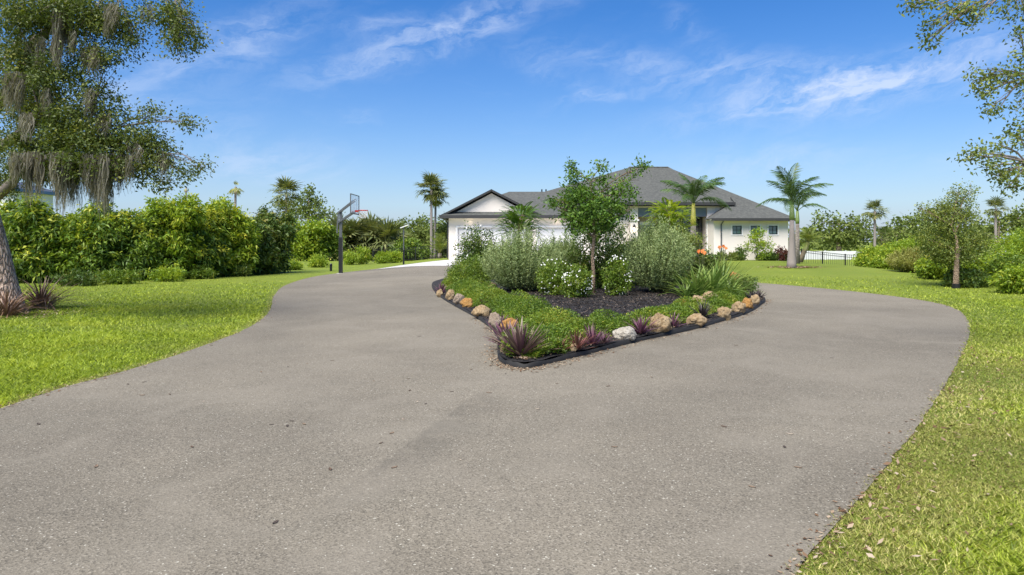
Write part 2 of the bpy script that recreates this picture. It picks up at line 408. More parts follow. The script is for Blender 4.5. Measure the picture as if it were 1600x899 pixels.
M['yellow_leaf'] = leaf_mat('yellow_green_leaf', [L(0.111,0.195,0.021), L(0.203,0.302,0.026), L(0.314,0.390,0.032), L(0.499,0.479,0.051)], .38)
M['hedge_leaf'] = leaf_mat('hedge_leaf', [L(0.053,0.105,0.017), L(0.106,0.185,0.024), L(0.212,0.294,0.031), L(0.472,0.478,0.053)], .32)
M['far_leaf'] = leaf_mat('far_leaf', [L(0.077,0.111,0.031), L(0.120,0.162,0.039), L(0.171,0.213,0.050), L(0.256,0.273,0.069)], .2, .7, .15)
M['sage_leaf'] = leaf_mat('sage_leaf', [L(0.129,0.187,0.062), L(0.206,0.274,0.100), L(0.292,0.353,0.144), L(0.414,0.455,0.205)], .22, .6)
M['cover_leaf'] = leaf_mat('ground_cover_leaf', [L(0.057,0.107,0.012), L(0.112,0.189,0.016), L(0.192,0.262,0.025), L(0.384,0.346,0.042)], .3)
M['straw'] = leaf_mat('straw_leaf', [L(0.135,0.170,0.032), L(0.243,0.255,0.054), L(0.351,0.340,0.097), L(0.486,0.439,0.173)], .3)
M['litter'] = leaf_mat('leaf_litter', [L(.10,.055,.03), L(.20,.13,.08), L(.33,.25,.17), L(.38,.31,.23)], .1, .8, .1)
M['chips'] = leaf_mat('mulch_chips', [L(0.007,0.005,0.004), L(0.016,0.012,0.009), L(0.034,0.025,0.019), L(.20,.155,.12)], .0, .8, .2)
M['petal'] = leaf_mat('white_petal', [L(.75,.75,.70), L(.85,.85,.82)], .25, .6, .2)
M['orange_petal'] = leaf_mat('orange_petal', [L(.60,.15,.03), L(.72,.30,.10)], .3, .6, .2)
M['red_leaf'] = leaf_mat('red_leaf', [L(.035,.012,.012), L(.08,.022,.018), L(.14,.045,.03), L(.10,.08,.03)], .25)
M['moss'] = leaf_mat('spanish_moss', [L(0.127,0.113,0.083), L(0.202,0.186,0.144), L(0.265,0.252,0.197), L(0.329,0.312,0.251)], .3, .9, .1)
M['frond'] = leaf_mat('palm_frond', [L(.030,.065,.020), L(.055,.105,.030), L(.085,.14,.04), L(.13,.18,.055)], .25, .4)
M['frond_yellow'] = leaf_mat('yellow_frond', [L(0.084,0.132,0.024), L(0.144,0.198,0.036), L(0.216,0.252,0.054), L(0.312,0.312,0.084)], .3, .45)
M['frond_far'] = leaf_mat('far_frond', [L(0.075,0.106,0.037), L(0.125,0.156,0.050), L(0.188,0.200,0.075), L(0.275,0.250,0.112)], .25, .6)
M['purple_strap'] = strap_mat('purple_strap', [L(0.040,0.036,0.023), L(0.107,0.036,0.064), L(0.178,0.078,0.110), L(0.178,0.175,0.084)])
M['olive_strap'] = strap_mat('olive_strap', [L(.035,.03,.02), L(.10,.045,.06), L(.15,.10,.075), L(.25,.22,.13)])
M['red_strap'] = strap_mat('red_strap', [L(0.036,0.036,0.018), L(0.120,0.048,0.036), L(0.192,0.072,0.054), L(0.204,0.144,0.072)])
M['brown_strap'] = strap_mat('brown_strap', [L(0.061,0.038,0.024), L(0.121,0.068,0.043), L(0.203,0.115,0.068), L(0.338,0.230,0.135)])
M['dark_strap'] = strap_mat('dark_strap', [L(.02,.025,.012), L(.035,.03,.025), L(.06,.04,.045), L(.09,.09,.05)])
M['green_strap'] = strap_mat('green_strap', [L(0.075,0.150,0.025), L(0.125,0.213,0.035), L(0.188,0.263,0.050), L(0.263,0.312,0.075)], .3)
def make_stone(name, a, b, c):
    m, t, p = mat(name); v = pos(t)
    n = t.noise(v, 7, 5, .7, .5); n2 = t.noise(v, 30, 4, .7)
    vo = t.new('ShaderNodeTexVoronoi'); vo.inputs['Scale'].default_value = 22; t.link(v, vo.inputs['Vector'])
    col = t.ramp(n, [(.25, c), (.45, a), (.7, b)]); pits = t.sstep(vo.outputs['Distance'], .05, .25)
    col = t.mix(t.math('MULTIPLY', t.math('SUBTRACT', 1., pits), .6), col, c)
    t.link(col, p.inputs['Base Color']); p.inputs['Roughness'].default_value = .95
    bump(t, p, t.math('ADD', t.math('MULTIPLY', pits, .9), n2), 1.0, .035); return m
M['stone_tan'] = make_stone('tan_limestone', L(0.273,0.188,0.096), L(0.378,0.292,0.179), L(0.104,0.065,0.034))
M['stone_orange'] = make_stone('orange_limestone', L(0.299,0.150,0.037), L(0.374,0.231,0.088), L(0.129,0.058,0.017))
M['stone_grey'] = make_stone('grey_tan_limestone', L(0.240,0.184,0.132), L(0.336,0.280,0.216), L(0.104,0.076,0.056))
M['stone_white'] = make_stone('white_limestone', L(0.345,0.309,0.249), L(0.428,0.405,0.345), L(0.167,0.137,0.102))

# ------------------------------------------------------------------ ground, driveway
def grid_lines(lo, hi, step, far):
    core = list(np.arange(lo, hi+.01, step)); out = []
    d = step; x = lo
    while x > -far: d *= 1.5; x -= d; out.append(x)
    out = out[::-1]+core; d = step; x = hi
    while x < far: d *= 1.5; x += d; out.append(x)
    return np.array(out)
gx = grid_lines(-40, 40, 1.0, 2500); gy = grid_lines(-12, 92, 1.0, 3000)
X, Y = np.meshgrid(gx, gy); V = np.stack([X.ravel(), Y.ravel(), terrain(X, Y).ravel()], 1)
nx = len(gx); idx = np.arange(len(V)).reshape(X.shape)
Fc = np.stack([idx[:-1, :-1].ravel(), idx[:-1, 1:].ravel(), idx[1:, 1:].ravel(), idx[1:, :-1].ravel()], 1)
tag(np_mesh('lawn_ground', V, Fc, M['lawn'], smooth=True), kind='structure')

def G(px, py, lift=0.): return ground(px, py, lift)[:2]
left_edge = [(-5.3, -6), (-5.05, 0), (-4.92, 4.6)] + [tuple(G(*p)) for p in ((0,640),(100,607),(200,580),(300,548),(380,517),(413,496),(424,480),(428,463),(447,446),(490,433),(540,426),(590,420.5))]
right_edge = [tuple(G(*p)) for p in ((1190,443),(1250,448),(1350,458),(1440,470),(1490,482),(1512,500),(1515,525),(1490,580),(1440,660),(1370,750),(1300,830),(1245,899))] + [(.7, 2.2), (.2, .6), (-.3, -2), (-.6, -6)]
le = smooth_line(left_edge, 7); re_ = smooth_line(right_edge, 7)
rng = np.random.default_rng(3)
def ragged(line, amp):
    """uneven pavement edge"""
    out = [line[0]]
    for a, b in zip(line[:-1], line[1:]):
        n = max(1, int(np.hypot(*(b-a))/.12)) if np.hypot(*(a)) < 22 else 1
        for k in range(1, n+1): out.append(a+(b-a)*k/n+rng.normal(0, amp, 2)*(1 if n > 1 else 0))
    return np.array(out)
le_r = ragged(le, .006); re_r = ragged(re_, .006)
yb = le[-1][1]
drive_poly = np.vstack([le_r, [(4.5, yb+.4), (7.2, 30.5)], re_r])
def draped(name, poly, mt, lift, step=1.0, zfun=None, jitter=0):
    bm = bmesh.new(); vs = [bm.verts.new((float(a), float(b), 0)) for a, b in poly]
    es = [bm.edges.new((vs[i], vs[(i+1) % len(vs)])) for i in range(len(vs))]
    bmesh.ops.triangle_fill(bm, use_beauty=True, edges=es)
    mn = np.min(poly, 0); mx = np.max(poly, 0)
    for ax in (0, 1):
        for k in np.arange(math.floor(mn[ax]/step)*step, mx[ax]+step, step):
            co = [0, 0, 0]; co[ax] = float(k); no = [0, 0, 0]; no[ax] = 1
            bmesh.ops.bisect_plane(bm, geom=bm.verts[:]+bm.edges[:]+bm.faces[:], plane_co=co, plane_no=no, dist=1e-5)
    P = np.array([v.co[:] for v in bm.verts]); z = terrain(P[:, 0], P[:, 1])+lift
    if zfun is not None: z = z+zfun(P)
    for v, h in zip(bm.verts, z): v.co.z = h
    bmesh.ops.recalc_face_normals(bm, faces=bm.faces[:])
    if sum(f.normal.z for f in bm.faces) < 0: bmesh.ops.reverse_faces(bm, faces=bm.faces[:])
    me = bpy.data.meshes.new(name); bm.to_mesh(me); bm.free()
    return link_mesh(name, me, mt, None, True)
tag(draped('driveway', drive_poly, M['asphalt'], .012), kind='structure')
apron_poly = np.array([(-6.9, yb-.9), (6.3, yb-.4), (6.3, 44.15), (-4.3, 44.15), (-4.7, 42.5), (-6.3, yb+1.2)])
tag(draped('concrete_apron', apron_poly, M['concrete'], .024), kind='structure')

# garden island outline (counter-clockwise from the tip)
gl = [G(*p, .03) for p in ((800,571),(825,574),(862,566),(920,552),(1000,532),(1080,515),(1130,501),(1168,489),(1188,477),(1192,466))]
gl += [np.array(p) for p in ((7.2, 22.6), (6.2, 25.0), (3.2, 26.6), (0.2, 27.4), (-1.9, 27.0), (-2.85, 25.0))]
gl += [G(*p, .03) for p in ((680,457),(691,466),(711,478),(740,494),(766,512),(778,530),(777,550),(782,564))]
island = smooth_line(gl, 8, closed=True)
icen = island.mean(0)
def inset(line, t):
    n = len(line); tan = np.roll(line, -3, 0)-np.roll(line, 3, 0); nr = np.stack([-tan[:, 1], tan[:, 0]], 1)
    nr /= np.linalg.norm(nr, axis=1)[:, None]+1e-9
    return line+nr*t
area = 0.5*np.sum(island[:, 0]*np.roll(island[:, 1], -1)-np.roll(island[:, 0], -1)*island[:, 1])
SGN = 1.0 if area > 0 else -1.0
def mound(P):
    d = line_dist(P, island)
    return .055+.13*sm(.1, 2.0, d)+.012*np.sin(P[:, 0]*9)*np.cos(P[:, 1]*8)
def bed_z(x, y):
    return tz(x, y)+.03+float(mound(np.array([[x, y]]))[0])
tag(draped('mulch_bed', inset(island, .012*SGN), M['mulch'], .03, .35, mound), kind='structure')
eb = MB(); n = len(island); inn = inset(island, .028*SGN); i0 = 0
for i in range(n):
    a = island[i]; b = inn[i]; z = tz(*a)
    hz = .070+.010*math.sin(i*.7)
    eb.v += [(a[0], a[1], z+.005), (a[0], a[1], z+hz), (b[0], b[1], z+hz+.006), (b[0], b[1], z+.005)]
for i in range(n):
    j = (i+1) % n
    for k in range(3): eb.f.append((i*4+k, j*4+k, j*4+k+1, i*4+k+1))
tag(eb.build('garden_edging', M['edging'], None, True), 'black plastic lawn edging strip wrapped around the planted island', 'edging')

# ------------------------------------------------------------------ house
PZ = .4
house = empty('house', (6, 44.2, PZ), 'white stucco single-storey house with dark grey shingle hip roofs', 'house')
def wall_front(mb, x0, x1, z0, z1, y, t, openings):
    """front wall face at y with real openings whose reveals go t deep"""
    xs = sorted({x0, x1, *[o[0] for o in openings], *[o[1] for o in openings]}); zs = sorted({z0, z1, *[o[2] for o in openings], *[o[3] for o in openings]})
    for a, b in zip(xs[:-1], xs[1:]):
        for c, d in zip(zs[:-1], zs[1:]):
            if any(o[0] <= a and b <= o[1] and o[2] <= c and d <= o[3] for o in openings): continue
            mb.quad((a, y, c), (b, y, c), (b, y, d), (a, y, d))
    for (a, b, c, d) in openings:
        mb.quad((a, y, c), (a, y, d), (a, y+t, d), (a, y+t, c)); mb.quad((b, y, d), (b, y, c), (b, y+t, c), (b, y+t, d))
        mb.quad((a, y, d), (b, y, d), (b, y+t, d), (a, y+t, d)); mb.quad((a, y, c), (a, y+t, c), (b, y+t, c), (b, y, c))
GD = [(-3.52, 1.05, PZ, 2.52), (1.68, 4.45, PZ, 2.52)]
w = MB(); wall_front(w, -4.1, 6.0, PZ-.3, 3.36, 44.2, .22, GD)
w.quad((-4.1, 56, PZ-.3), (-4.1, 44.2, PZ-.3), (-4.1, 44.2, 3.36), (-4.1, 56, 3.36))
w.quad((6, 44.2, PZ-.3), (6, 47, PZ-.3), (6, 47, 3.36), (6, 44.2, 3.36)); w.quad((6, 47, PZ-.3), (8.06, 47, PZ-.3), (8.06, 47, 4.3), (6, 47, 4.3))
w.build('garage_wall', M['stucco'], house)
# garage doors: raised horizontal sections
for (a, b, c, d) in GD:
    door = MB().box(a, b, 44.37, 44.41, c, d).build('garage_door', M['door_white'], house)
    hs_ = (d-c)/4; nc = max(3, round((b-a)/1.15)); cw = (b-a)/nc
    for r in range(4):
        for k in range(nc):
            MB().box(a+k*cw+.05, a+(k+1)*cw-.05, 44.352, 44.372, c+r*hs_+.035, c+(r+1)*hs_-.035).build('panel', M['door_white'], door)
    f = MB(); f.box(a-.12, a, 44.175, 44.3, c, d+.12); f.box(b, b+.12, 44.175, 44.3, c, d+.12); f.box(a, b, 44.175, 44.3, d, d+.12)
    f.build('door_trim', M['trim'], house)
gable = MB(); gable.quad((-3.75, 44.28, 3.45), (1.09, 44.28, 3.45), (-1.33, 44.28, 4.74)); gable.build('gable_wall', M['stucco'], house)
# garage hip roof
E0, E1, EYF, EYB, EZ = -4.62, 6.5, 43.7, 56.0, 3.29
RZ, RY0, RX0, RX1 = 5.12, 48.0, -.2, 2.25
r = MB()
r.quad((E0, EYF, EZ), (E1, EYF, EZ), (RX1, RY0, RZ), (RX0, RY0, RZ)); r.quad((E1, EYF, EZ), (E1, EYB, EZ), (RX1, 52, RZ), (RX1, RY0, RZ))
r.quad((E0, EYB, EZ), (E0, EYF, EZ), (RX0, RY0, RZ), (RX0, 52, RZ)); r.quad((RX0, RY0, RZ), (RX1, RY0, RZ), (RX1, 52, RZ), (RX0, 52, RZ))
r.quad((E0, EYB, EZ), (RX0, 52, RZ), (RX1, 52, RZ), (E1, EYB, EZ)); r.quad((E0, EYF, EZ-.012), (E0, EYB, EZ-.012), (E1, EYB, EZ-.012), (E1, EYF, EZ-.012))
r.build('garage_roof', M['shingle'], house)
# gable over the first door: two sloping slabs with thickness
gp, gz0 = (-1.33, 4.99), 3.80
g = MB()
for s, ex, ez in ((-1, -4.62, 3.30), (1, 1.96, 3.30)):
    y0, y1 = 43.98, 47.9
    a = (gp[0], y0, gp[1]); b = (gp[0], y1, gp[1]); c = (ex, y1, ez); d = (ex, 43.71, ez)
    k = (ex+(gp[0]-ex)*.16, y0, ez+(gp[1]-ez)*.16)
    pts = [a, b, c, d, k] if s > 0 else [a, k, d, c, b]
    g.quad(*pts); g.quad(*[(p[0], p[1], p[2]-.14) for p in pts[::-1]])
g.build('gable_roof', M['shingle'], house)
rb = MB()
for ex in (-4.62, 1.96):
    rb.bar((gp[0], 43.93, gp[1]-.085), (ex+(gp[0]-ex)*.03, 43.93, 3.30+(gp[1]-3.30)*.03-.085), .09, .21, (0, 1, 0))
rb.build('rake_board', M['fascia'], house)
# main hip roof and the higher roof over the entry
RL, RR = (8.8, 51.3, 7.18), (11.74, 51.3, 7.18); BL, BR = (8.8, 54.0, 7.18), (11.74, 54.0, 7.18)
W0, W1 = (13.05, 44.5, 3.12), (18.55, 44.5, 3.12)
m_ = MB()
m_.quad(W0, W1, RR, RL, (-1.2, 46.0, 4.0), (14.5, 46.0, 4.0)); m_.quad(W1, (18.55, 62, 3.12), BR, RR)
m_.quad((-1.2, 46, 4.0), RL, BL, (-1.2, 62, 3.12)); m_.quad(RL, RR, BR, BL); m_.quad((18.55, 62, 3.12), (-1.2, 62, 3.12), BL, BR)
m_.quad(W0, (14.5, 46.0, 4.0), (14.5, 46.6, 4.0), (13.05, 46.6, 3.12))
m_.quad(W0, (13.05, 46.6, 3.11), (18.55, 46.6, 3.11), (18.55, 44.5, 3.11)); m_.quad((18.55, 44.5, 3.11), (18.0, 44.5, 3.11), (18.0, 62, 3.11), (18.55, 62, 3.11))
m_.build('main_roof', M['shingle'], house)
u = MB(); U = [(6.6, 46.0, 4.25), (15.0, 46.0, 4.25), (11.80, 51.36, 7.215), (8.75, 51.36, 7.215)]
u.quad(*U); u.quad(*[(p[0], p[1], p[2]-.16) for p in U[::-1]])
u.quad(U[1], (15.0, 46.0, 4.09), (11.80, 51.36, 7.05), U[2]); u.quad((6.6, 46.0, 4.25), (8.75, 51.36, 7.215), (8.75, 51.36, 7.05), (6.6, 46.0, 4.09))
u.quad((6.6, 46.0, 4.05), (15.0, 46.0, 4.05), (15.0, 46.9, 4.05), (6.6, 46.9, 4.05)); u.quad((15.0, 46.0, 4.05), (15.0, 46.9, 4.05), (15.0, 46.9, 4.7), (15.0, 46.0, 4.25))
u.build('entry_roof', M['shingle'], house)
MB().tube([RL, RR], .07, 6).build('ridge_cap', M['shingle'], house)
f = MB(); f.box(E0-.03, E1, 43.58, 43.70, EZ-.19, EZ+.015).build('gutter', M['fascia'], house)
MB().box(E0-.03, E0+.06, 43.71, 56, EZ-.18, EZ+.012).build('gutter', M['fascia'], house)
MB().box(6.55, 15.03, 45.88, 46.0, 4.06, 4.265).build('gutter', M['fascia'], house)
MB().box(13.0, 18.6, 44.38, 44.5, 2.96, 3.135).build('gutter', M['fascia'], house)
MB().box(18.55, 18.65, 44.51, 62, 2.96, 3.13).build('gutter', M['fascia'], house)
MB().box(-4.1, 6.45, 43.71, 44.2, EZ-.10, EZ-.07).build('soffit', M['trim'], house)
MB().box(13.05, 18.5, 44.51, 45.0, 3.02, 3.05).build('soffit', M['trim'], house)
# entry: piers, header, panels, recess
PY = 46.5
e = MB(); wall_front(e, 8.06, 14.5, PZ-.2, 4.16, PY, .45, [(8.58, 13.30, PZ, 3.93)])
e.quad((14.5, PY, 3), (14.5, 49, 3), (14.5, 49, 4.16), (14.5, PY, 4.16)); e.quad((8.06, 47, PZ-.2), (8.06, PY, PZ-.2), (8.06, PY, 4.16), (8.06, 47, 4.16))
e.build('entry_wall', M['stucco'], house)
MB().box(8.0, 8.64, 46.40, 46.5, 3.02, 3.13).build('pier_capital', M['trim'], house)
MB().box(13.24, 13.31, 46.42, 46.5, PZ, 3.3).build('corner_trim', M['trim'], house)
b = MB(); b.quad((8.58, 47.6, PZ), (13.3, 47.6, PZ), (13.3, 47.6, 4.1), (8.58, 47.6, 4.1)); b.quad((8.58, 46.95, PZ), (8.58, 47.6, PZ), (8.58, 47.6, 4.1), (8.58, 46.95, 4.1))
b.quad((13.3, 47.6, PZ), (13.3, 46.95, PZ), (13.3, 46.95, 4.1), (13.3, 47.6, 4.1)); b.quad((8.58, 46.95, 3.95), (8.58, 47.6, 3.95), (13.3, 47.6, 3.95), (13.3, 46.95, 3.95)); b.quad((8.58, 46.5, PZ+.02), (13.3, 46.5, PZ+.02), (13.3, 47.6, PZ+.02), (8.58, 47.6, PZ+.02))
b.build('porch_recess', plain('porch_paint', L(.50,.42,.36), .85, 0, .04), house)
for k in range(6):
    a = 8.60+k*(4.68/6); MB().box(a+.012, a+4.68/6-.012, 46.62, 46.68, 3.36, 3.92).build('transom_panel', M['panel'], house)
MB().box(8.58, 13.3, 46.56, 46.70, 3.30, 3.355).build('transom_rail', M['grey_metal'], house)
fd = MB().box(8.95, 9.88, 47.50, 47.56, PZ+.03, 2.75).build('front_door', plain('grey_door_paint', L(.20,.21,.20), .5), house)
MB().box(9.12, 9.71, 47.485, 47.50, PZ+.5, 2.55).build('pane', M['glass'], fd); MB().box(9.04, 9.10, 47.42, 47.50, 1.35, 1.5).build('handle', M['dark_metal'], fd)
wr = MB(); wr.tube([(9.415+.19*math.cos(t), 47.46, 2.05+.19*math.sin(t)) for t in np.linspace(0, 2*math.pi, 17)], .055, 6, False); wr.build('wreath', M['dark_leaf'], fd)
MB().box(8.88, 9.95, 47.52, 47.595, 2.75, 3.0).build('door_frame', M['trim'], house)
for a, b_ in ((10.45, 11.75), (11.85, 13.22)):
    fr = MB(); fr.box(a, a+.06, 47.48, 47.58, PZ+.05, 3.6); fr.box(b_-.06, b_, 47.48, 47.58, PZ+.05, 3.6); fr.box(a+.06, b_-.06, 47.48, 47.58, 3.54, 3.6); fr.box(a+.06, b_-.06, 47.48, 47.58, 2.6, 2.66); fr.box(a+.06, b_-.06, 47.48, 47.58, 1.45, 1.49)
    gw = fr.build('glass_door', M['dark_metal'], house); MB().box(a+.06, b_-.06, 47.53, 47.55, PZ+.05, 3.54).build('pane', M['glass'], gw)
ln = empty('lantern', (0, 0, 0)); ln.parent = house; ln.location = (8.31-6, 46.42-44.2, 2.45-PZ)
lb = MB(); lb.box(-.09, .09, -.09, .09, .17, .2); lb.box(-.07, .07, -.07, .07, .2, .27); lb.box(-.03, .03, -.03, .03, .27, .34); lb.box(-.08, .08, -.08, .08, -.23, -.2)
for sx_ in (-.075, .075):
    for sy_ in (-.075, .075): lb.box(sx_-.008, sx_+.008, sy_-.008, sy_+.008, -.2, .17)
lb.build('lantern_frame', M['dark_metal'], ln, local=True); MB().box(-.045, .045, -.045, .045, -.19, .1).build('bulb', M['lamp'], ln, local=True)
# right wing
WN = [(14.52, 15.14, 2.08, 2.66), (15.72, 16.34, 2.08, 2.66), (16.90, 17.50, 2.08, 2.66)]
w = MB(); wall_front(w, 13.3, 18.2, PZ-.3, 3.12, 45.0, .14, WN)
w.quad((18.2, 45, PZ-.3), (18.2, 62, PZ-.3), (18.2, 62, 3.12), (18.2, 45, 3.12)); w.quad((13.3, PY+.02, PZ-.3), (13.3, 45, PZ-.3), (13.3, 45, 3.12), (13.3, PY+.02, 3.12))
w.build('wing_wall', M['stucco'], house)
for (a, b, c, d) in WN:
    t_ = MB(); t_.box(a-.07, a, 44.96, 45.05, c-.07, d+.07); t_.box(b, b+.07, 44.96, 45.05, c-.07, d+.07); t_.box(a, b, 44.96, 45.05, d, d+.07); t_.box(a, b, 44.96, 45.05, c-.07, c)
    wn = t_.build('window', M['trim'], house)
    fr = MB(); fr.box(a, a+.05, 45.02, 45.09, c, d); fr.box(b-.05, b, 45.02, 45.09, c, d); fr.box(a+.05, b-.05, 45.02, 45.09, d-.05, d); fr.box(a+.05, b-.05, 45.02, 45.09, c, c+.05)
    fr.box((a+b)/2-.012, (a+b)/2+.012, 45.03, 45.08, c+.05, d-.05); fr.box(a+.05, (a+b)/2-.012, 45.035, 45.075, (c+d)/2-.012, (c+d)/2+.012); fr.box((a+b)/2+.012, b-.05, 45.035, 45.075, (c+d)/2-.012, (c+d)/2+.012)
    fr.build('frame', M['dark_metal'], wn); MB().box(a+.05, b-.05, 45.06, 45.065, c+.05, d-.05).build('pane', M['glass_green'], wn)
ds = MB(); ds.tube([(13.78, 44.45, 3.0), (13.78, 44.6, 2.9), (13.78, 44.95, 2.75), (13.78, 44.95, PZ+.15), (13.78, 44.8, PZ+.06)], .045, 6); ds.build('downspout', M['grey_metal'], house)
ds = MB(); ds.tube([(-4.3, 43.68, 3.12), (-4.28, 43.8, 3.02), (-4.17, 44.3, 2.85), (-4.17, 44.3, PZ+.1)], .045, 6); ds.build('downspout', M['fascia'], house)
for lx in (-2.7, 2.9):
    MB().tube([(lx, 43.95, EZ-.125), (lx, 43.95, EZ-.10)], .07, 12).build('soffit_light', M['lamp'], house)
    pl = bpy.data.lights.new('soffit_lamp', 'SPOT'); pl.energy = 2.5; pl.color = (1, .85, .65); pl.spot_size = math.radians(110); pl.shadow_soft_size = .06
    po = bpy.data.objects.new('soffit_lamp', pl); C.objects.link(po); po.location = (lx, 43.95, EZ-.15)
for vx, vy in ((3.35, 49.2), (3.05, 49.2)):
    MB().tube([(vx-.9, vy, 5.0), (vx-.9, vy, 5.38)], .05, 8).build('vent_pipe', M['dark_metal'], house)

# neighbour's white house behind the hedge
nb = empty('neighbour_house', (-36, 46, tz(-36, 46)), 'white two-storey neighbouring house with blue trim behind the hedge and oak', 'house')
z0 = tz(-36, 46)
b = MB(); wall_front(b, -46, -33.6, z0-.2, 5.0, 46, .15, [(-37.2, -36.0, 3.3, 4.5), (-41, -39.6, 3.3, 4.5), (-37.2, -36.0, .9, 2.2)])
b.quad((-33.6, 46, z0-.2), (-33.6, 50, z0-.2), (-33.6, 50, 5), (-33.6, 46, 5)); b.build('wall', M['trim'], nb)
MB().box(-46.4, -33.2, 45.5, 50.5, 5.0, 5.2).build('roof_edge', M['navy'], nb)
b = MB(); b.quad((-46.4, 45.5, 5.2), (-33.2, 45.5, 5.2), (-35, 48, 5.9), (-44, 48, 5.9)); b.quad((-33.2, 45.5, 5.2), (-33.2, 50.5, 5.2), (-35, 48, 5.9)); b.quad((-33.2, 50.5, 5.2), (-46.4, 50.5, 5.2), (-44, 48, 5.9), (-35, 48, 5.9)); b.quad((-46.4, 50.5, 5.2), (-46.4, 45.5, 5.2), (-44, 48, 5.9))
b.build('roof', M['grey_metal'], nb)
for (a, b_, c, d) in [(-37.2, -36.0, 3.3, 4.5), (-41, -39.6, 3.3, 4.5), (-37.2, -36.0, .9, 2.2)]:
    wn = MB().box(a, b_, 46.08, 46.1, c, d).build('window', M['glass_green'], nb)
    MB().box((a+b_)/2-.03, (a+b_)/2+.03, 46.05, 46.08, c, d).build('mullion', M['trim'], wn)

# ------------------------------------------------------------------ vegetation builders
def unit(a): return a/(np.linalg.norm(a, axis=-1, keepdims=True)+1e-9)
def leaf_quads(P, D, Ln, Wd, rnd, g, droop=.15):
    n = len(P); D = unit(D); R = unit(g.normal(size=(n, 3))); Sd = unit(np.cross(D, R)); Ln = Ln[:, None]; Wd = Wd[:, None]
    Nn = np.cross(Sd, D)
    mid = P+D*Ln*.45+Nn*Wd*.18
    tip = P+D*Ln-np.array([0, 0, 1.])*Ln*droop
    Vv = np.stack([P, mid+Sd*Wd*.5, tip, mid-Sd*Wd*.5], 1).reshape(-1, 3)
    Fq = np.arange(4*n).reshape(n, 4)
    return Vv, Fq, np.repeat(rnd, 4)
def clump_points(g, blobs, shell=2.2):
    """blobs: (cx,cy,cz, rx,ry,rz, n) -> clump centres, outward directions"""
    A, B = [], []
    for (cx, cy, cz, rx, ry, rz, n) in blobs:
        n = max(1, int(n)); d = unit(g.normal(size=(n, 3))); r_ = g.random(n)**(1/shell)
        A.append(np.array([cx, cy, cz])+d*r_[:, None]*np.array([rx, ry, rz])); B.append(d)
    return np.vstack(A), np.vstack(B)
def foliage(g, blobs, per, spread, ln, wd, up=.35, shell=2.2, droop=.15, hue=None, floor=None):
    Cc, Dd = clump_points(g, blobs, shell); n = len(Cc)
    crnd = np.clip(g.normal(.42, .17, n), 0, 1)
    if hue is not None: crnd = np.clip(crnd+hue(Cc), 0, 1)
    P = np.repeat(Cc, per, 0)+g.normal(size=(n*per, 3))*spread*np.array([1, 1, .8])
    D = unit(np.repeat(Dd, per, 0)*.55+g.normal(size=(n*per, 3))*.75+np.array([0, 0, up]))
    rn = np.clip(np.repeat(crnd, per)+g.normal(0, .13, n*per), 0, 1)
    if floor is not None:
        k = P[:, 2] > floor; P, D, rn = P[k], D[k], rn[k]
    m = len(P)
    return Cc, leaf_quads(P, D, ln*g.uniform(.7, 1.25, m), wd*g.uniform(.7, 1.25, m), rn, g, droop)
def bent(a, b, g, k=4, amp=.12):
    a = np.array(a, float); b = np.array(b, float); L_ = np.linalg.norm(b-a); out = []
    for i in range(k+1):
        t = i/k; p = a+(b-a)*t
        if 0 < i < k: p = p+g.normal(0, amp*L_*.11, 3)
        p[2] += amp*L_*math.sin(math.pi*t)*.5
        out.append(p)
    return out
def shrub(name, label, base, blobs, mt, per=26, spread=.11, ln=.09, wd=.045, seed=1, group=None, cat='shrub', up=.35, stems=9, stem_mat='stem', hue=None, shell=2.2, droop=.15):
    g = np.random.default_rng(seed); root = empty(name, base, label, cat, group)
    Cc, (Vv, Fq, rn) = foliage(g, blobs, per, spread, ln, wd, up, shell, droop, hue, floor=base[2]+.01)
    np_mesh('foliage', Vv, Fq, mt, root, {'rnd': rn})
    sb = MB(); pick = g.choice(len(Cc), min(stems, len(Cc)), False)
    for k in pick:
        b0 = np.array(base)+np.array([g.normal(0, .06), g.normal(0, .06), -.03])
        sb.tube(bent(b0, Cc[k], g, 3, .15), [.018, .015, .011, .006], 5, False)
    sb.build('stems', M[stem_mat], root, True)
    return root
def px_blobs(lst, d, dens):
    """(px, py, half width px, half height px, depth offset m) -> blobs in metres"""
    out = []
    for t in lst:
        px, py, rx, ry = t[:4]; dd = d+(t[4] if len(t) > 4 else 0); p = at(px, py, dd); s = dd/F_PX
        rxm, rzm = rx*s, ry*s; rym = t[5] if len(t) > 5 else min(rxm, 1.2)
        out.append((*p, rxm, rym, rzm, max(5, dens*rxm*rzm*rym)))
    return out
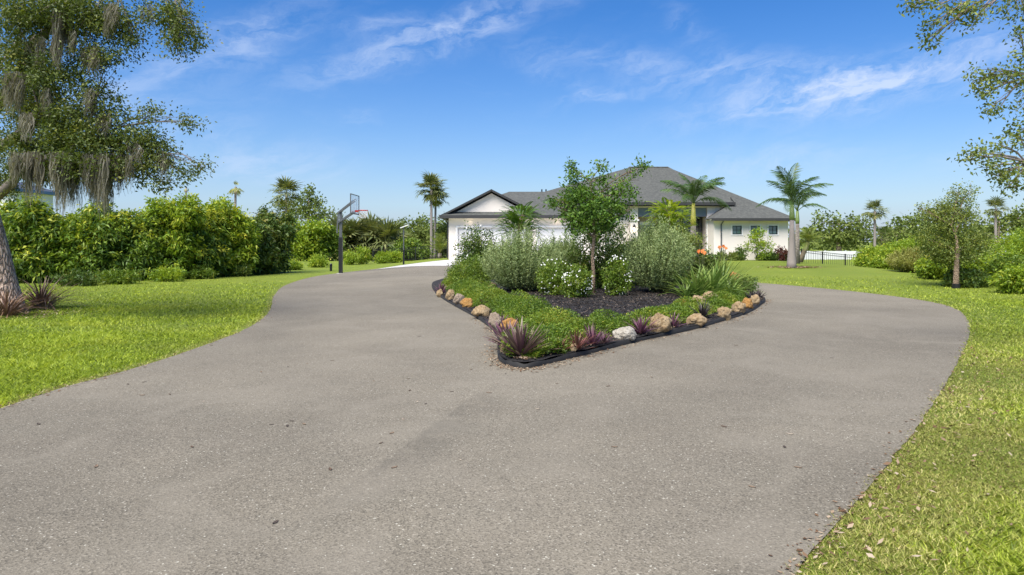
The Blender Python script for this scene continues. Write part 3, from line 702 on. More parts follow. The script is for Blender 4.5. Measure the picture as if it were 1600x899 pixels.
def tree(name, label, base, trunk, trad, blobs, mt, bark='bark', per=24, spread=.15, ln=.07, wd=.03, seed=1, group=None, up=.2, twig_r=.03, shell=1.7, attach=None, twigs=5, cat='tree', droop=.15, sides=12):
    g = np.random.default_rng(seed); root = empty(name, base, label, cat, group)
    MB().tube(trunk, trad, sides).build('trunk', M[bark], root, True)
    tb = MB(); tp = np.array(trunk, float)
    for (cx, cy, cz, rx, ry, rz, n) in blobs:
        c = np.array([cx, cy, cz])
        cand = tp[len(tp)//2:] if attach is None else np.array(attach)
        a = cand[np.argmin(np.linalg.norm(cand-c, axis=1)+.9*np.abs((c[2]-cand[:, 2])-.75*np.hypot(*(cand-c)[:, :2].T)))] if attach is None else cand[np.argmin(np.linalg.norm(cand-c, axis=1))]
        Lc = np.linalg.norm(c-a); r0 = min(twig_r*(.6+.35*Lc), trad[-1]*.9+.01)
        path = bent(a, c, g, 6, .14); tb.tube(path, list(np.linspace(r0, max(.008, r0*.3), 7)), 6, False)
        for k in range(twigs):
            d = unit(g.normal(size=3)); q = c+d*np.array([rx, ry, rz])*.85; s0 = path[3+k % 4]
            tb.tube(bent(s0, q, g, 3, .05), [r0*.38, r0*.28, r0*.18, .004], 4, False)
    tb.build('limbs', M['limb_bark' if bark == 'bark' else bark], root, True)
    Cc, (Vv, Fq, rn) = foliage(g, blobs, per, spread, ln, wd, up, shell, droop)
    np_mesh('crown', Vv, Fq, mt, root, {'rnd': rn})
    return root
def needle_bush(name, label, base, rad, h, mt, seed, n=330, per=46, ln=.05, wd=.013, group=None):
    """upright silvery bush of many fine stems"""
    g = np.random.default_rng(seed); root = empty(name, base, label, 'shrub', group); b = np.array(base)
    sb = MB(); P, D, R = [], [], []; npl = max(8, n//9)
    plume = [(g.random()*2*math.pi, g.random()**.55, g.uniform(.74, 1.08), g.normal(.45, .13)) for _ in range(npl)]
    for i in range(n):
        t_, q_, f_, c_ = plume[i % npl]
        th = t_+g.normal(0, .16); q = float(np.clip(q_+g.normal(0, .07), 0, 1)); tilt = q*(.9+.1*f_)
        hh = h*(1-.40*q**2)*f_*g.uniform(.78, 1.04)
        tip = b+np.array([math.cos(th)*rad*tilt, math.sin(th)*rad*tilt, hh])
        st = b+np.array([math.cos(th)*.22*rad*q, math.sin(th)*.22*rad*q, 0])
        mid = st+(tip-st)*.5+np.array([math.cos(th), math.sin(th), -.3])*rad*.22*q+g.normal(0, .03, 3)
        ts = np.linspace(.16 if q > .5 else .4, 1, per)
        C_ = np.outer((1-ts)**2, st)+np.outer(2*ts*(1-ts), mid)+np.outer(ts**2, tip)
        T_ = unit(np.outer(2*(1-ts), mid-st)+np.outer(2*ts, tip-mid))
        P.append(C_+g.normal(0, .012, C_.shape)); D.append(unit(T_*.8+g.normal(0, .55, C_.shape)))
        R.append(np.clip(c_+g.normal(0, .12, per), 0, 1))
        if i % 4 == 0: sb.tube([st, st*.25+mid*.5+tip*.25, tip], [.007, .005, .002], 4, False)
    P = np.vstack(P); D = np.vstack(D); R = np.concatenate(R); m = len(P)
    k = P[:, 2] > base[2]; P, D, R = P[k], D[k], R[k]; m = len(P)
    Vv, Fq, rn = leaf_quads(P, D, ln*g.uniform(.7, 1.4, m), wd*g.uniform(.8, 1.3, m), R, g, .05)
    np_mesh('foliage', Vv, Fq, mt, root, {'rnd': rn}); sb.build('stems', M['stem'], root, True)
    return root
def flowers(root, pts, size, mt, g, name='flowers'):
    """small five-petalled blossoms"""
    Vv, Fq, Rn = [], [], []; i = 0
    for p in pts:
        nrm = unit(np.array([g.normal(0, .4), -1+g.normal(0, .4), .5+g.normal(0, .3)])); a = unit(np.cross(nrm, [0, 0, 1.])); b = np.cross(nrm, a)
        for k in range(5):
            t = 2*math.pi*k/5+g.random()*.3; d = a*math.cos(t)+b*math.sin(t); s_ = np.cross(nrm, d)
            q = size*g.uniform(.8, 1.2)
            Vv += [p, p+d*q*.6+s_*q*.38+nrm*q*.15, p+d*q+nrm*q*.1, p+d*q*.6-s_*q*.38+nrm*q*.15]; Fq.append((i, i+1, i+2, i+3)); Rn += [g.random()]*4; i += 4
    return tag(np_mesh(name, np.array(Vv), np.array(Fq), mt, root, {'rnd': np.array(Rn)}), kind='stuff')
# ---- palms
def frond_mesh(name, L_, rise, droop, nl, ll, mt, seed, vdrop=.35, wd=.035):
    """feather frond along +X from the origin"""
    g = np.random.default_rng(seed); Vv, Fq, R = [], [], []; ts = np.linspace(0, 1, 13)
    cur = lambda t: np.array([L_*t*(1-.12*t), 0, L_*(rise*t-droop*t*t)])
    for k in range(12):
        a, b = cur(ts[k]), cur(ts[k+1]); w0, w1 = .028*(1-ts[k])+.006, .028*(1-ts[k+1])+.006; i = len(Vv)
        Vv += [a+[0, w0, 0], a-[0, w0, 0], b-[0, w1, 0], b+[0, w1, 0], a-[0, 0, w0*1.2], b-[0, 0, w1*1.2]]
        Fq += [(i, i+1, i+2, i+3), (i+1, i+4, i+5, i+2), (i+4, i, i+3, i+5)]; R += [.8]*6
    for k in range(nl):
        t = .16+.84*(k+.5)/nl; p = cur(t); q = cur(min(1, t+.02)); T = unit(q-p+1e-6)
        ln_ = ll*math.sin(math.pi*min(.97, .18+.80*t))**.7*g.uniform(.85, 1.1)
        for s_ in (-1, 1):
            d = unit(T*.75+np.array([0, s_, 0])*.8+np.array([0, 0, g.uniform(-.05, .3)])); i = len(Vv)
            m_ = p+d*ln_*.5; e = p+d*ln_-np.array([0, 0, ln_*vdrop*g.uniform(.6, 1.4)]); w_ = T*wd*.5
            Vv += [p-w_*.4, m_-w_, e, m_+w_]; Fq.append((i, i+1, i+2, i+3)); R += [float(np.clip(g.normal(.45, .18), 0, 1))]*4
    o = np_mesh(name, np.array(Vv, float), np.array(Fq), mt, None, {'rnd': np.array(R)}); me = o.data; bpy.data.objects.remove(o); return me
def fan_mesh(name, pet, ll, mt, seed, nl=18, wd=.06):
    g = np.random.default_rng(seed); Vv, Fq, R = [], [], []
    Vv += [[0, .02, 0], [0, -.02, 0], [pet, -.015, pet*.15], [pet, .015, pet*.15]]; Fq.append((0, 1, 2, 3)); R += [.6]*4
    h = np.array([pet, 0, pet*.15])
    for k in range(nl):
        a = (k/(nl-1)-.5)*math.radians(250); d = np.array([math.cos(a), math.sin(a), .1*g.normal()+.08]); d = unit(d)
        s_ = np.array([-math.sin(a), math.cos(a), 0])*wd*.5; ln_ = ll*g.uniform(.8, 1.1)*(.75+.25*math.cos(a)); i = len(Vv)
        m_ = h+d*ln_*.55; e = h+d*ln_-np.array([0, 0, ln_*g.uniform(.12, .4)])
        Vv += [h, m_-s_, e, m_+s_]; Fq.append((i, i+1, i+2, i+3)); R += [float(np.clip(g.normal(.45, .2), 0, 1))]*4
    o = np_mesh(name, np.array(Vv, float), np.array(Fq), mt, None, {'rnd': np.array(R)}); me = o.data; bpy.data.objects.remove(o); return me
def add_child(name, me, parent, loc, rot, scale=1.0):
    o = bpy.data.objects.new(name, me); C.objects.link(o); o.parent = parent
    o.location = [float(v) for v in loc]; o.rotation_euler = rot
    o.scale = (scale,)*3 if not hasattr(scale, '__len__') else scale
    return o
def palm(name, label, base, trunk, rad, meshes, spec, trunk_mat, shaft=None, seed=1, group=None, lean=(0, 0)):
    """spec: list of (number of fronds, pitch in degrees, pitch spread, mesh index, scale)"""
    g = np.random.default_rng(seed); root = empty(name, base, label, 'palm tree', group)
    MB().tube(trunk, rad, 12).build('trunk', M[trunk_mat], root, True)
    top = np.array(trunk[-1], float)
    if shaft is not None:
        hh, r0, r1, mt = shaft; dn = unit(np.array(trunk[-1], float)-np.array(trunk[-2], float))
        MB().tube([top, top+dn*hh*.25, top+dn*hh], [r0, r0*1.12, r1], 12).build('crownshaft', M[mt], root, True); top = top+dn*hh
    rel = top-np.array(base)
    for (n, pit, sp, mi, sc) in spec:
        a0 = g.random()*6.28
        for k in range(n):
            me = meshes[mi] if not isinstance(mi, tuple) else meshes[mi[k % len(mi)]]
            add_child('frond', me, root, rel, (g.normal(0, .12), -math.radians(pit+g.normal(0, sp)), a0+2*math.pi*k/n+g.normal(0, .15)), sc*g.uniform(.85, 1.1))
    return root
# ---- strap-leaved rosettes
def strap_mesh(name, mt, bend, fold=.25, w=.08):
    ts = np.linspace(0, 1, 6); Vv, Fq, R = [], [], []
    for t in ts:
        x = t*(1-.15*bend*t); z = .05*t-bend*t*t; hw = w*(.55+.9*t-1.42*t*t)*.5+.001
        Vv += [[x, hw, z+fold*hw], [x, 0, z], [x, -hw, z+fold*hw]]; R += [t]*3
    for k in range(5):
        i = 3*k; Fq += [(i, i+1, i+4, i+3), (i+1, i+2, i+5, i+4)]
    o = np_mesh(name, np.array(Vv, float), np.array(Fq), mt, None, {'rnd': np.array(R)}, True); me = o.data; bpy.data.objects.remove(o); return me
STRAPS = {}
def rosette(name, label, base, n, length, matname, seed, cat='plant', group=None, p0=25, p1=80, w=.08, bend=.25, spread=.06):
    g = np.random.default_rng(seed); root = empty(name, base, label, cat, group)
    key = (matname, w, bend)
    if key not in STRAPS: STRAPS[key] = [strap_mesh('strap_leaf', M[matname], b_, .35, w) for b_ in (bend*.5, bend, bend*1.5)]
    for k in range(n):
        q = (k+.5)/n; pit = math.radians(p1+(p0-p1)*q**.8+g.normal(0, 6)); az_ = k*2.399963+g.normal(0, .2)
        add_child('leaf', STRAPS[key][k % 3], root, (spread*math.cos(az_)*q, spread*math.sin(az_)*q, 0), (g.normal(0, .1), -pit, az_), length*g.uniform(.75, 1.15)*(1-.1*(1-q)))
    return root
# ---- stones
def stone(label, px, py, wpx, hpx, matname, seed, lift=.0):
    g = np.random.default_rng(seed); d0 = ground(px, py+hpx*.5, .07); d = d0[1]
    x = d0[0]; wd = 1.06*wpx*d/F_PX; hh = 1.06*hpx*d/F_PX
    zb = bed_z(x, d) if in_poly(np.array([[x, d]]), island)[0] else tz(x, d)+.05
    bm = bmesh.new(); bmesh.ops.create_icosphere(bm, subdivisions=4, radius=1)
    ph = g.random((7, 3))*10; fr = unit(g.normal(size=(7, 3)))*np.array([1.4, 1.9, 2.8, 3.9, 5.5, 8, 11])[:, None]; am = np.array([.16, .16, .14, .11, .085, .06, .045])
    cut = unit(g.normal(size=(5, 3))); cut[:, 2] = np.abs(cut[:, 2])*.8; cd = g.uniform(.62, .85, 5)
    off = Vector(g.random(3)*50)
    for v in bm.verts:
        p = np.array(v.co); vv = Vector(p)
        r_ = 1+.34*mnoise.noise(vv*1.1+off)+.20*mnoise.noise(vv*2.4+off)+.13*mnoise.turbulence(vv*4.5+off, 3, False)-.05
        vd = mnoise.voronoi(vv*2.6+off)[0]; r_ -= .16*max(0, .35-vd[0])
        r_ += .05*mnoise.noise(vv*11+off)
        q = p*r_
        for c_, k_ in zip(cut, cd):
            e_ = float(q@c_)-k_
            if e_ > 0: q = q-c_*e_*.7
        v.co = (q[0]*wd*.56, q[1]*wd*.48, q[2]*hh*.62)
    me = bpy.data.meshes.new('stone'); bm.to_mesh(me); bm.free()
    o = link_mesh('border_stone', me, M[matname], None, True)
    o.location = (x, d+wd*.35, zb+hh*.34+lift); o.rotation_euler = (0, 0, g.random()*.6)
    return tag(o, label, 'stone', 'limestone rocks along the island border')

# ------------------------------------------------------------------ island planting
ig = np.random.default_rng(11)
def bed_pt(px, d):
    x = (px-CX)/F_PX*d; return np.array([x, d, bed_z(x, d)])
# thin-trunked tree in the middle of the bed
b = bed_pt(927, 18.5)
tree('young_tree', 'slender young tree with a bare tan trunk rising from the island mulch', b,
     [b+[0, 0, -.1], b+[.01, 0, .5], b+[-.02, .02, 1.0], b+[.02, 0, 1.5], b+[.0, .0, 2.0], b+[-.03, 0, 2.5], b+[-.08, 0, 3.0]], [.062, .052, .047, .044, .04, .033, .02],
     px_blobs([(925,325,48,36),(893,302,24,22),(900,272,16,18),(892,262,9,10),(938,280,17,20),(938,262,8,9),(975,300,22,20),(992,275,10,12),(1004,258,7,9),(872,316,16,9),(862,318,8,6),(958,330,26,20),(905,352,30,16),(945,358,26,18),(915,300,24,24),(965,305,18,14),(890,330,22,10),(880,340,14,10),(988,325,14,14)], 18.5, 360),
     M['crape_leaf'], 'bark_thin', per=20, spread=.085, ln=.10, wd=.05, seed=21, up=.3, twig_r=.018, shell=1.5, sides=10)
needle_bush('silver_bush', 'wide silvery green bush beside the white-flowered shrub at left of the tree trunk', bed_pt(814, 19.3), 1.22, 1.75, M['sage_leaf'], 31, 1000, 52, .06, .021, group='silvery needle-leaved bushes in the island')
needle_bush('silver_bush', 'narrow silvery bush half hidden behind the bare tan trunk and the wide one', bed_pt(880, 21.2), .72, 1.75, M['sage_leaf'], 32, 560, 48, .06, .021, group='silvery needle-leaved bushes in the island')
needle_bush('silver_bush', 'tall spiky silvery bush between the tree trunk and the bright strap-leaved plants', bed_pt(1030, 18.7), 1.05, 2.0, M['sage_leaf'], 33, 1050, 54, .06, .021, group='silvery needle-leaved bushes in the island')
def dome(p, rx, ry, h, n): return [(p[0], p[1], p[2]+h*.45, rx, ry, h*.52, n), (p[0], p[1], p[2]+h*.22, rx*.85, ry*.85, h*.24, n*.35)]
b = bed_pt(938, 20.4)
shrub('dense_shrub', 'tall dark green dense shrub directly behind the bare tree trunk', b, px_blobs([(935,390,48,48,0,.8),(905,420,28,36,0,.6),(965,415,30,42,0,.6),(950,350,28,22,0,.5)], 20.4, 260)+[(b[0], b[1], b[2]+.45, .9, .7, .45, 150)], M['dark_leaf'], 26, .10, .085, .042, 41)
for px, d, rx, h, sd, lab in ((868, 17.9, .47, .93, 51, 'white-flowered shrub against the wide silvery bush'), (902, 17.0, .37, .82, 52, 'smaller white-flowered shrub touching the mulch left of the bare trunk'), (964, 17.7, .37, .98, 53, 'white-flowered shrub right of the bare tan trunk')):
    p = bed_pt(px, d); r_ = shrub('flowering_shrub', lab, p, dome(p, rx, rx, h, 130), M['mid_leaf'], 24, .055, .06, .032, sd, 'white-flowered shrubs around the tree trunk')
    g = np.random.default_rng(sd+500); k = 66; cc_ = unit(g.normal(size=(13, 3))); dd = unit(cc_[g.integers(0, 13, k)]+g.normal(0, .28, (k, 3))); dd[:, 1] = -np.abs(dd[:, 1])*.8
    flowers(r_, p+np.array([0, 0, h*.5])+dd*np.array([rx*1.02, rx*1.02, h*.55])*g.uniform(.9, 1.05, (k, 1)), .019, M['petal'], g)
p = bed_pt(746, 25.0); r_ = shrub('rose_shrub', 'dark leafy shrub with a few pale blooms in front of the garage door', p, dome(p, .85, .8, 2.0, 240), M['dark_leaf'], 22, .10, .085, .05, 54, shell=2)
g = np.random.default_rng(77); dd = unit(g.normal(size=(22, 3))); dd[:, 1] = -np.abs(dd[:, 1])
flowers(r_, p+np.array([0, 0, 1.0])+dd*np.array([.8, .75, .95]), .034, M['petal'], g)
p = bed_pt(738, 21.6); shrub('mounding_shrub', 'low bright green mounding shrub beside the dark leafy shrub near the driveway', p, dome(p, .75, .75, 1.02, 210), M['mid_leaf'], 26, .07, .06, .028, 55)
p = bed_pt(722, 23.3); shrub('mounding_shrub', 'dark low shrub at the island corner facing the garage drive', p, dome(p, .5, .6, .72, 150), M['dark_leaf'], 26, .07, .06, .028, 56)
# feathery small trees: pinnate sprays
def feathery(name, label, base, top_z, rad, n, mt, seed, L_=.75, h=.55, trunk_r=.035):
    g = np.random.default_rng(seed); root = empty(name, base, label, 'tree'); b = np.array(base); t = np.array([b[0], b[1], top_z])
    MB().tube([b-[0, 0, .05], b+(t-b)*.35+[.04, 0, 0], b+(t-b)*.7+[-.03, 0, 0], t], [trunk_r*1.3, trunk_r, trunk_r*.8, trunk_r*.4], 8).build('trunk', M['bark_thin'], root, True)
    Vv, Fq, R = [], [], []; tb = MB()
    for i in range(n):
        th = g.random()*6.283; q = g.random()**.6; st = t+np.array([math.cos(th)*rad*q*.55, math.sin(th)*rad*q*.55, g.uniform(-h, h*.75)])
        pt = math.radians(g.uniform(-25, 60)); d = np.array([math.cos(th)*math.cos(pt), math.sin(th)*math.cos(pt), math.sin(pt)]); ll_ = L_*g.uniform(.6, 1.1); cr = g.normal(.45, .15)
        if i % 9 == 0: tb.tube([t-[0, 0, h*.8], t*.5+st*.5, st], [trunk_r*.5, trunk_r*.35, .006], 5, False)
        for k in range(16):
            u_ = (k+1)/16; p_ = st+d*ll_*u_-np.array([0, 0, .38*ll_*u_*u_]); sd_ = unit(np.cross(d, [0, 0, 1.]))
            for s_ in (-1, 1):
                e = p_+sd_*s_*ll_*.20*math.sin(math.pi*(.15+.8*u_))+d*.04-[0, 0, .02]; wv = d*.016; i4 = len(Vv)
                Vv += [p_, (p_+e)/2-wv, e, (p_+e)/2+wv]; Fq.append((i4, i4+1, i4+2, i4+3)); R += [float(np.clip(cr+g.normal(0, .1), 0, 1))]*4
    np_mesh('crown', np.array(Vv), np.array(Fq), mt, root, {'rnd': np.array(R)}); tb.build('limbs', M['bark_thin'], root, True)
    return root
b = bed_pt(812, 25.6); feathery('feathery_tree', 'small feathery dark green tree in front of the garage roof', b, at(811, 345, 25.6)[2], .82, 210, M['crape_leaf'], 61, .72, .52)
b = bed_pt(1047, 23.6); feathery('feathery_tree', 'bright green feathery tree in front of the entry porch', b, at(1049, 340, 23.6)[2], .78, 230, M['yellow_leaf'], 62, .62, .55)
p = bed_pt(1062, 21.8); shrub('dense_shrub', 'olive green shrub beneath the bright feathery tree', p, px_blobs([(1062,385,30,32,0,.6),(1085,390,24,24,0,.5),(1050,365,16,18,0,.4)], 21.8, 330)+[(p[0], p[1], p[2]+.3, .7, .6, .35, 80)], M['oak_leaf_light'], 24, .09, .08, .04, 63)
p = bed_pt(1098, 22.3); shrub('dense_shrub', 'dark shrub behind the orange lilies', p, dome(p, .65, .6, 1.15, 170), M['dark_leaf'], 24, .09, .08, .04, 64)
p = bed_pt(868, 23.5); shrub('dense_shrub', 'dark leafy shrub between the two silvery bushes and garage', p, dome(p, .8, .7, 1.25, 200), M['dark_leaf'], 24, .09, .08, .04, 65)
p = bed_pt(985, 21.6); shrub('dense_shrub', 'green shrub wedged between the dark dense one and the tall spiky bush', p, dome(p, .7, .6, 1.55, 220), M['mid_leaf'], 24, .09, .08, .035, 66)
p = bed_pt(1000, 24.6); shrub('dense_shrub', 'dark filler shrub at the back of the island below the porch lantern', p, dome(p, 1.1, .7, 1.35, 220), M['dark_leaf'], 22, .1, .09, .045, 67)
p = bed_pt(780, 24.9); shrub('dense_shrub', 'leafy filler shrub at the back of the island by the feathery dark tree', p, dome(p, .9, .6, 1.2, 200), M['mid_leaf'], 22, .1, .09, .045, 68)
p = bed_pt(1160, 20.6); shrub('dense_shrub', 'low dark shrub beside the orange rock on the island corner', p, dome(p, .42, .42, .52, 90), M['dark_leaf'], 24, .06, .055, .03, 69)
# strap plants
for i, (px, d, n, ln_, lab) in enumerate(((1088, 17.6, 60, 1.0, 'bright green strap-leaved clump leaning against the spiky silvery bush'), (1112, 17.9, 70, 1.15, 'biggest bright green strap-leaved clump below the orange lilies'), (1128, 19.6, 70, 1.3, 'grassy upright strap-leaved clump behind the broad-leaved clumps'), (1140, 18.4, 40, .8, 'low bright green strap-leaved clump beside the orange rock'), (1072, 17.2, 34, .62, 'small bright green strap-leaved clump on the mulch under the spiky bush'))):
    rosette('strap_leaf_plant', lab, bed_pt(px, d), n, ln_, 'green_strap', 80+i, group='bright green strap-leaved clumps', p0=24, p1=84, w=.085 if i != 2 else .045, bend=.3, spread=.14)
# orange lilies
for i, (px, py, d, lab) in enumerate(((1095, 394, 19.8, 'orange lily flowers standing over the strap-leaved clumps'), (1128, 387, 20.4, 'orange lily flowers on a tall stalk beside the downspout corner'))):
    b = bed_pt(px, d); root = empty('orange_lily', b, lab, 'flower', 'orange lilies'); g = np.random.default_rng(90+i); t = at(px, py, d)
    heads = [t+[-.07, 0, 0], t+[.05, .03, .02], t+[.1, -.03, -.03]]
    sb = MB()
    for h_ in heads: sb.tube([b, (b+h_)/2+[.02, 0, .05], h_], .008, 5, False)
    sb.build('stalks', M['stem'], root, True)
    for h_ in heads: flowers(root, [h_, h_+[.012, 0, .02]], .06, M['orange_petal'], g, 'bloom')
# ground cover hugging the border
def cover(name, lab, i_from, i_to, t0, t1, h, dens, seed):
    g = np.random.default_rng(seed); n_ = len(island)
    ids = np.arange(i_from, i_to) % n_; pts = island[ids]; tan = np.roll(island, -2, 0)-np.roll(island, 2, 0); nr = np.stack([-tan[:, 1], tan[:, 0]], 1); nr = (unit(nr)*SGN)[ids]
    seg = np.hypot(*np.diff(pts, axis=0).T); cum = np.concatenate([[0], np.cumsum(seg)]); Lt = cum[-1]; m = int(Lt*(t1-t0)*dens)
    s_ = g.random(m)*Lt; k = np.clip(np.searchsorted(cum, s_)-1, 0, len(pts)-2); f_ = ((s_-cum[k])/seg[k])[:, None]
    B = pts[k]*(1-f_)+pts[k+1]*f_; Nn = nr[k]*(1-f_)+nr[k+1]*f_
    edge = .10*np.sin(s_*2.1+1)+.07*np.sin(s_*5.3); q = g.random(m)
    tt = t0+edge*.6+(t1-t0+edge)*q; P2 = B+Nn*tt[:, None]
    prof = np.sqrt(np.clip(1-(2*q-1)**2, 0, 1))*h*(.62+.22*np.sin(s_*3.3+2)+.24*np.sin(s_*7.1+q*5)+.14*np.sin(s_*13+q*9)); prof = np.maximum(prof, .03)
    z = terrain(P2[:, 0], P2[:, 1])+.03+mound(P2)*0.8+prof*g.random(m)**.35
    P = np.column_stack([P2, z]); D = unit(np.column_stack([Nn*(2*q-1)[:, None]*.9, np.full(m, .55)])+g.normal(0, .55, (m, 3)))
    patch = .5+.22*np.sin(P2[:, 0]*2.3+P2[:, 1]*1.7)+.15*np.sin(P2[:, 0]*6.1-P2[:, 1]*4.3)
    rn = np.clip(patch*.75+g.normal(.02, .2, m), 0, 1)
    keep = in_poly(P2, inset(island, .06*SGN)); P, D, rn = P[keep], D[keep], rn[keep]; m = len(P)
    Vv, Fq, rr = leaf_quads(P, D, g.uniform(.03, .06, m), g.uniform(.012, .02, m), rn, g, .1)
    return tag(np_mesh(name, Vv, Fq, M['cover_leaf'], None, {'rnd': rr}), lab, 'ground cover', None, 'stuff')
NI = len(island)
cover('ground_cover', 'low bright green ground cover spilling along the sunny border of the island', -3*8, 9*8, .34, 1.10, .31, 6000, 5)
cover('ground_cover', 'taller green ground cover along the garage side of the island', 15*8+3, NI-2*8, .30, 1.30, .42, 4600, 6)
# mulch chips and leaf litter
def scatter_flat(name, lab, P2, zoff, size, mt, seed, asp=.35, kind='stuff', cat=None, tilt=.35):
    g = np.random.default_rng(seed); m = len(P2); z = terrain(P2[:, 0], P2[:, 1])+zoff
    P = np.column_stack([P2, z]); th = g.random(m)*6.283; D = np.column_stack([np.cos(th), np.sin(th), g.normal(0, tilt, m)]); D = unit(D)
    Sd = unit(np.column_stack([-np.sin(th), np.cos(th), g.normal(0, tilt, m)])); Ln = size*g.uniform(.5, 1.5, m)[:, None]; Wd = Ln*asp*g.uniform(.6, 1.4, (m, 1))
    Vv = np.stack([P-D*Ln/2, P+Sd*Wd/2, P+D*Ln/2, P-Sd*Wd/2], 1).reshape(-1, 3)
    return tag(np_mesh(name, Vv, np.arange(4*m).reshape(m, 4), mt, None, {'rnd': np.repeat(g.random(m)**1.6, 4)}), lab, cat, None, kind)
g = np.random.default_rng(7)
Q = np.column_stack([g.uniform(-3, 7.5, 90000), g.uniform(8.5, 20, 90000)]); Q = Q[in_poly(Q, inset(island, .05*SGN))][:34000]
scatter_flat('mulch_chips', 'black shredded bark mulch filling the island', Q, .045+mound(Q), .05, M['chips'], 8, .3, 'stuff', 'mulch')
# litter along the outer foot of the edging and inside it
k = g.integers(0, NI, 2600); k = k[(k < 9*8) | (k > NI-5*8)]; tt = np.abs(g.normal(0, .10, len(k)))*np.where((k < 60), 1, .55)+.02
Q = island[k]-(inset(island, SGN)-island)[k]*tt[:, None]+g.normal(0, .05, (len(k), 2)); Q = Q[~in_poly(Q, island)]
scatter_flat('leaf_litter', 'dry brown leaf litter along the foot of the island edging', Q, .022, .035, M['litter'], 9, .5, 'stuff', 'leaf litter', .2)
k = g.integers(0, NI, 1500); k = k[(k < 9*8) | (k > NI-5*8)]
Q = inset(island, 0)[k]+(inset(island, SGN)-island)[k]*g.uniform(.05, .38, (len(k), 1)); Q = Q[in_poly(Q, inset(island, .04*SGN))]
scatter_flat('leaf_litter', 'pale dry leaves caught among the rocks inside the edging', Q, .055+mound(Q), .03, M['litter'], 10, .5, 'stuff', 'leaf litter', .3)

ST = [((687,457,11,10),'tan','small tan rock under the purple clump at the garage-side corner'), ((704,461,14,16),'tan','rounded tan rock, second along the garage-side border'),
 ((717,469,15,15),'grey','grey-brown rock, third along the garage-side border'), ((730,474,18,15),'orange','orange-tan rock, fourth along the garage-side border'),
 ((752,487,26,17),'tan','lumpy double-topped tan rock midway along the garage-side border'), ((772,502,19,21),'grey','grey-tan rock beside the small purple clump'),
 ((797,510,25,19),'orange','bright orange rock above the large purple clumps at the island tip'), ((786,546,9,14),'tan','small pale rock at the foot of the purple clump on the tip'),
 ((855,533,13,23),'grey','mossy brown rock half buried in ground cover near the tip'), ((888,536,17,19),'tan','upright tan rock standing on smaller ones near the tip'),
 ((880,548,10,10),'orange','small orange rock under the upright tan rock'), ((896,547,12,10),'tan','small tan rock to the right of the orange one under the upright rock'),
 ((769,454,15,11),'tan','tan rock lying on the mulch behind the ground cover'), ((980,523,33,17),'white','white limestone rock on the front border'),
 ((1034,507,33,27),'tan','biggest tan boulder on the front border'), ((1090,500,27,17),'tan','broad tan rock under the dark bromeliad'),
 ((1068,481,16,19),'orange','orange rock behind the ground cover, right of the big boulder'), ((1092,478,29,20),'tan','rounded boulder on the mulch behind the dark bromeliad'),
 ((1112,469,25,18),'tan','tan rock on the mulch beneath the strap-leaved clumps'), ((1134,488,20,18),'tan','pinkish tan rock standing alone close to the edging curve'),
 ((1158,481,20,16),'tan','tan rock nearest the edging where it curves round'), ((1170,475,16,16),'orange','orange-tan rock between two tan ones at the curve'),
 ((1181,469,13,15),'tan','last tan rock at the far bend of the edging'), ((1149,442,18,14),'orange','bright orange rock raised beside the strap-leaved clumps')]
for i, ((px, py, w_, h_), m_, lab) in enumerate(ST): stone(lab, px, py, w_, h_, 'stone_'+m_, 200+i, .22 if i == 23 else 0)
RS = [(690,458,24,.33,'purple','purple clump over the small rock at the garage-side corner'), (752,479,16,.22,'red','reddish clump among the rocks of the garage-side border'), (784,508,20,.24,'purple','small purple clump beside the grey-tan rock'),
 (792,543,34,.42,'purple','purple clump behind the big olive one at the island tip'), (814,557,46,.50,'olive','big olive and purple clump at the very tip of the island'),
 (872,551,22,.24,'red','reddish clump next to the small orange rock'), (902,547,24,.30,'red','bronze-red clump right of the upright tan rock'), (926,540,26,.31,'purple','bright purple clump between the bronze-red clump and the white rock'), (943,536,16,.22,'olive','dull olive clump half in the ground cover'),
 (1001,522,30,.34,'purple','broad purple clump between the white rock and the big boulder'), (1052,511,22,.27,'purple','purple clump behind the big tan boulder'), (1098,497,24,.34,'dark','dark green bromeliad behind the broad tan rock'),
 (1176,471,24,.34,'dark','dark bromeliad at the far bend of the edging'), (1186,466,20,.26,'dark','small dark bromeliad outermost at the far bend')]
for i, (px, py, n_, ln_, m_, lab) in enumerate(RS):
    p = ground(px, py, .09); p[2] = bed_z(p[0], p[1]) if in_poly(p[None, :2], island)[0] else tz(p[0], p[1])+.06
    rosette('rosette_plant', lab, p, int(n_*1.7), ln_*1.12, m_+'_strap', 300+i, group='purple and bronze rosettes along the border', p0=22, p1=86, w=.12, bend=.12, spread=.04)

# ------------------------------------------------------------------ big oak on the left with Spanish moss
b = np.array([-11.55, 15.3, 0.])
OAK = px_blobs([(30,25,60,40),(95,20,60,35),(150,25,50,40),(190,45,35,32),(205,70,22,22),(262,20,45,26),(285,48,32,30),(300,60,22,18),(278,85,18,14),(40,85,55,28,1),(20,130,45,40,1),(75,120,55,34),(130,80,30,30),(165,95,34,26),(150,140,36,26),(60,170,60,36,1),(115,180,50,32),(175,175,34,22),(240,178,30,12),(285,190,26,14),(110,225,60,32),(170,220,50,36),(225,225,45,30),(45,230,60,36,1),(60,265,60,22,1),(140,260,55,24),(205,265,45,26),(250,250,32,26),(290,272,26,16),(318,262,14,9),(255,285,26,14),(15,280,30,30,1.5)], 13.6, 450)
OAK += [(-13.5, 16, 5.2, 2.2, 2.2, 1.4, 60), (-16, 15, 5.5, 2.5, 2.2, 1.6, 60), (-14.5, 18, 6.6, 2.6, 2.2, 1.4, 60), (-11, 16.5, 7.4, 2.6, 2, 1.2, 60)]
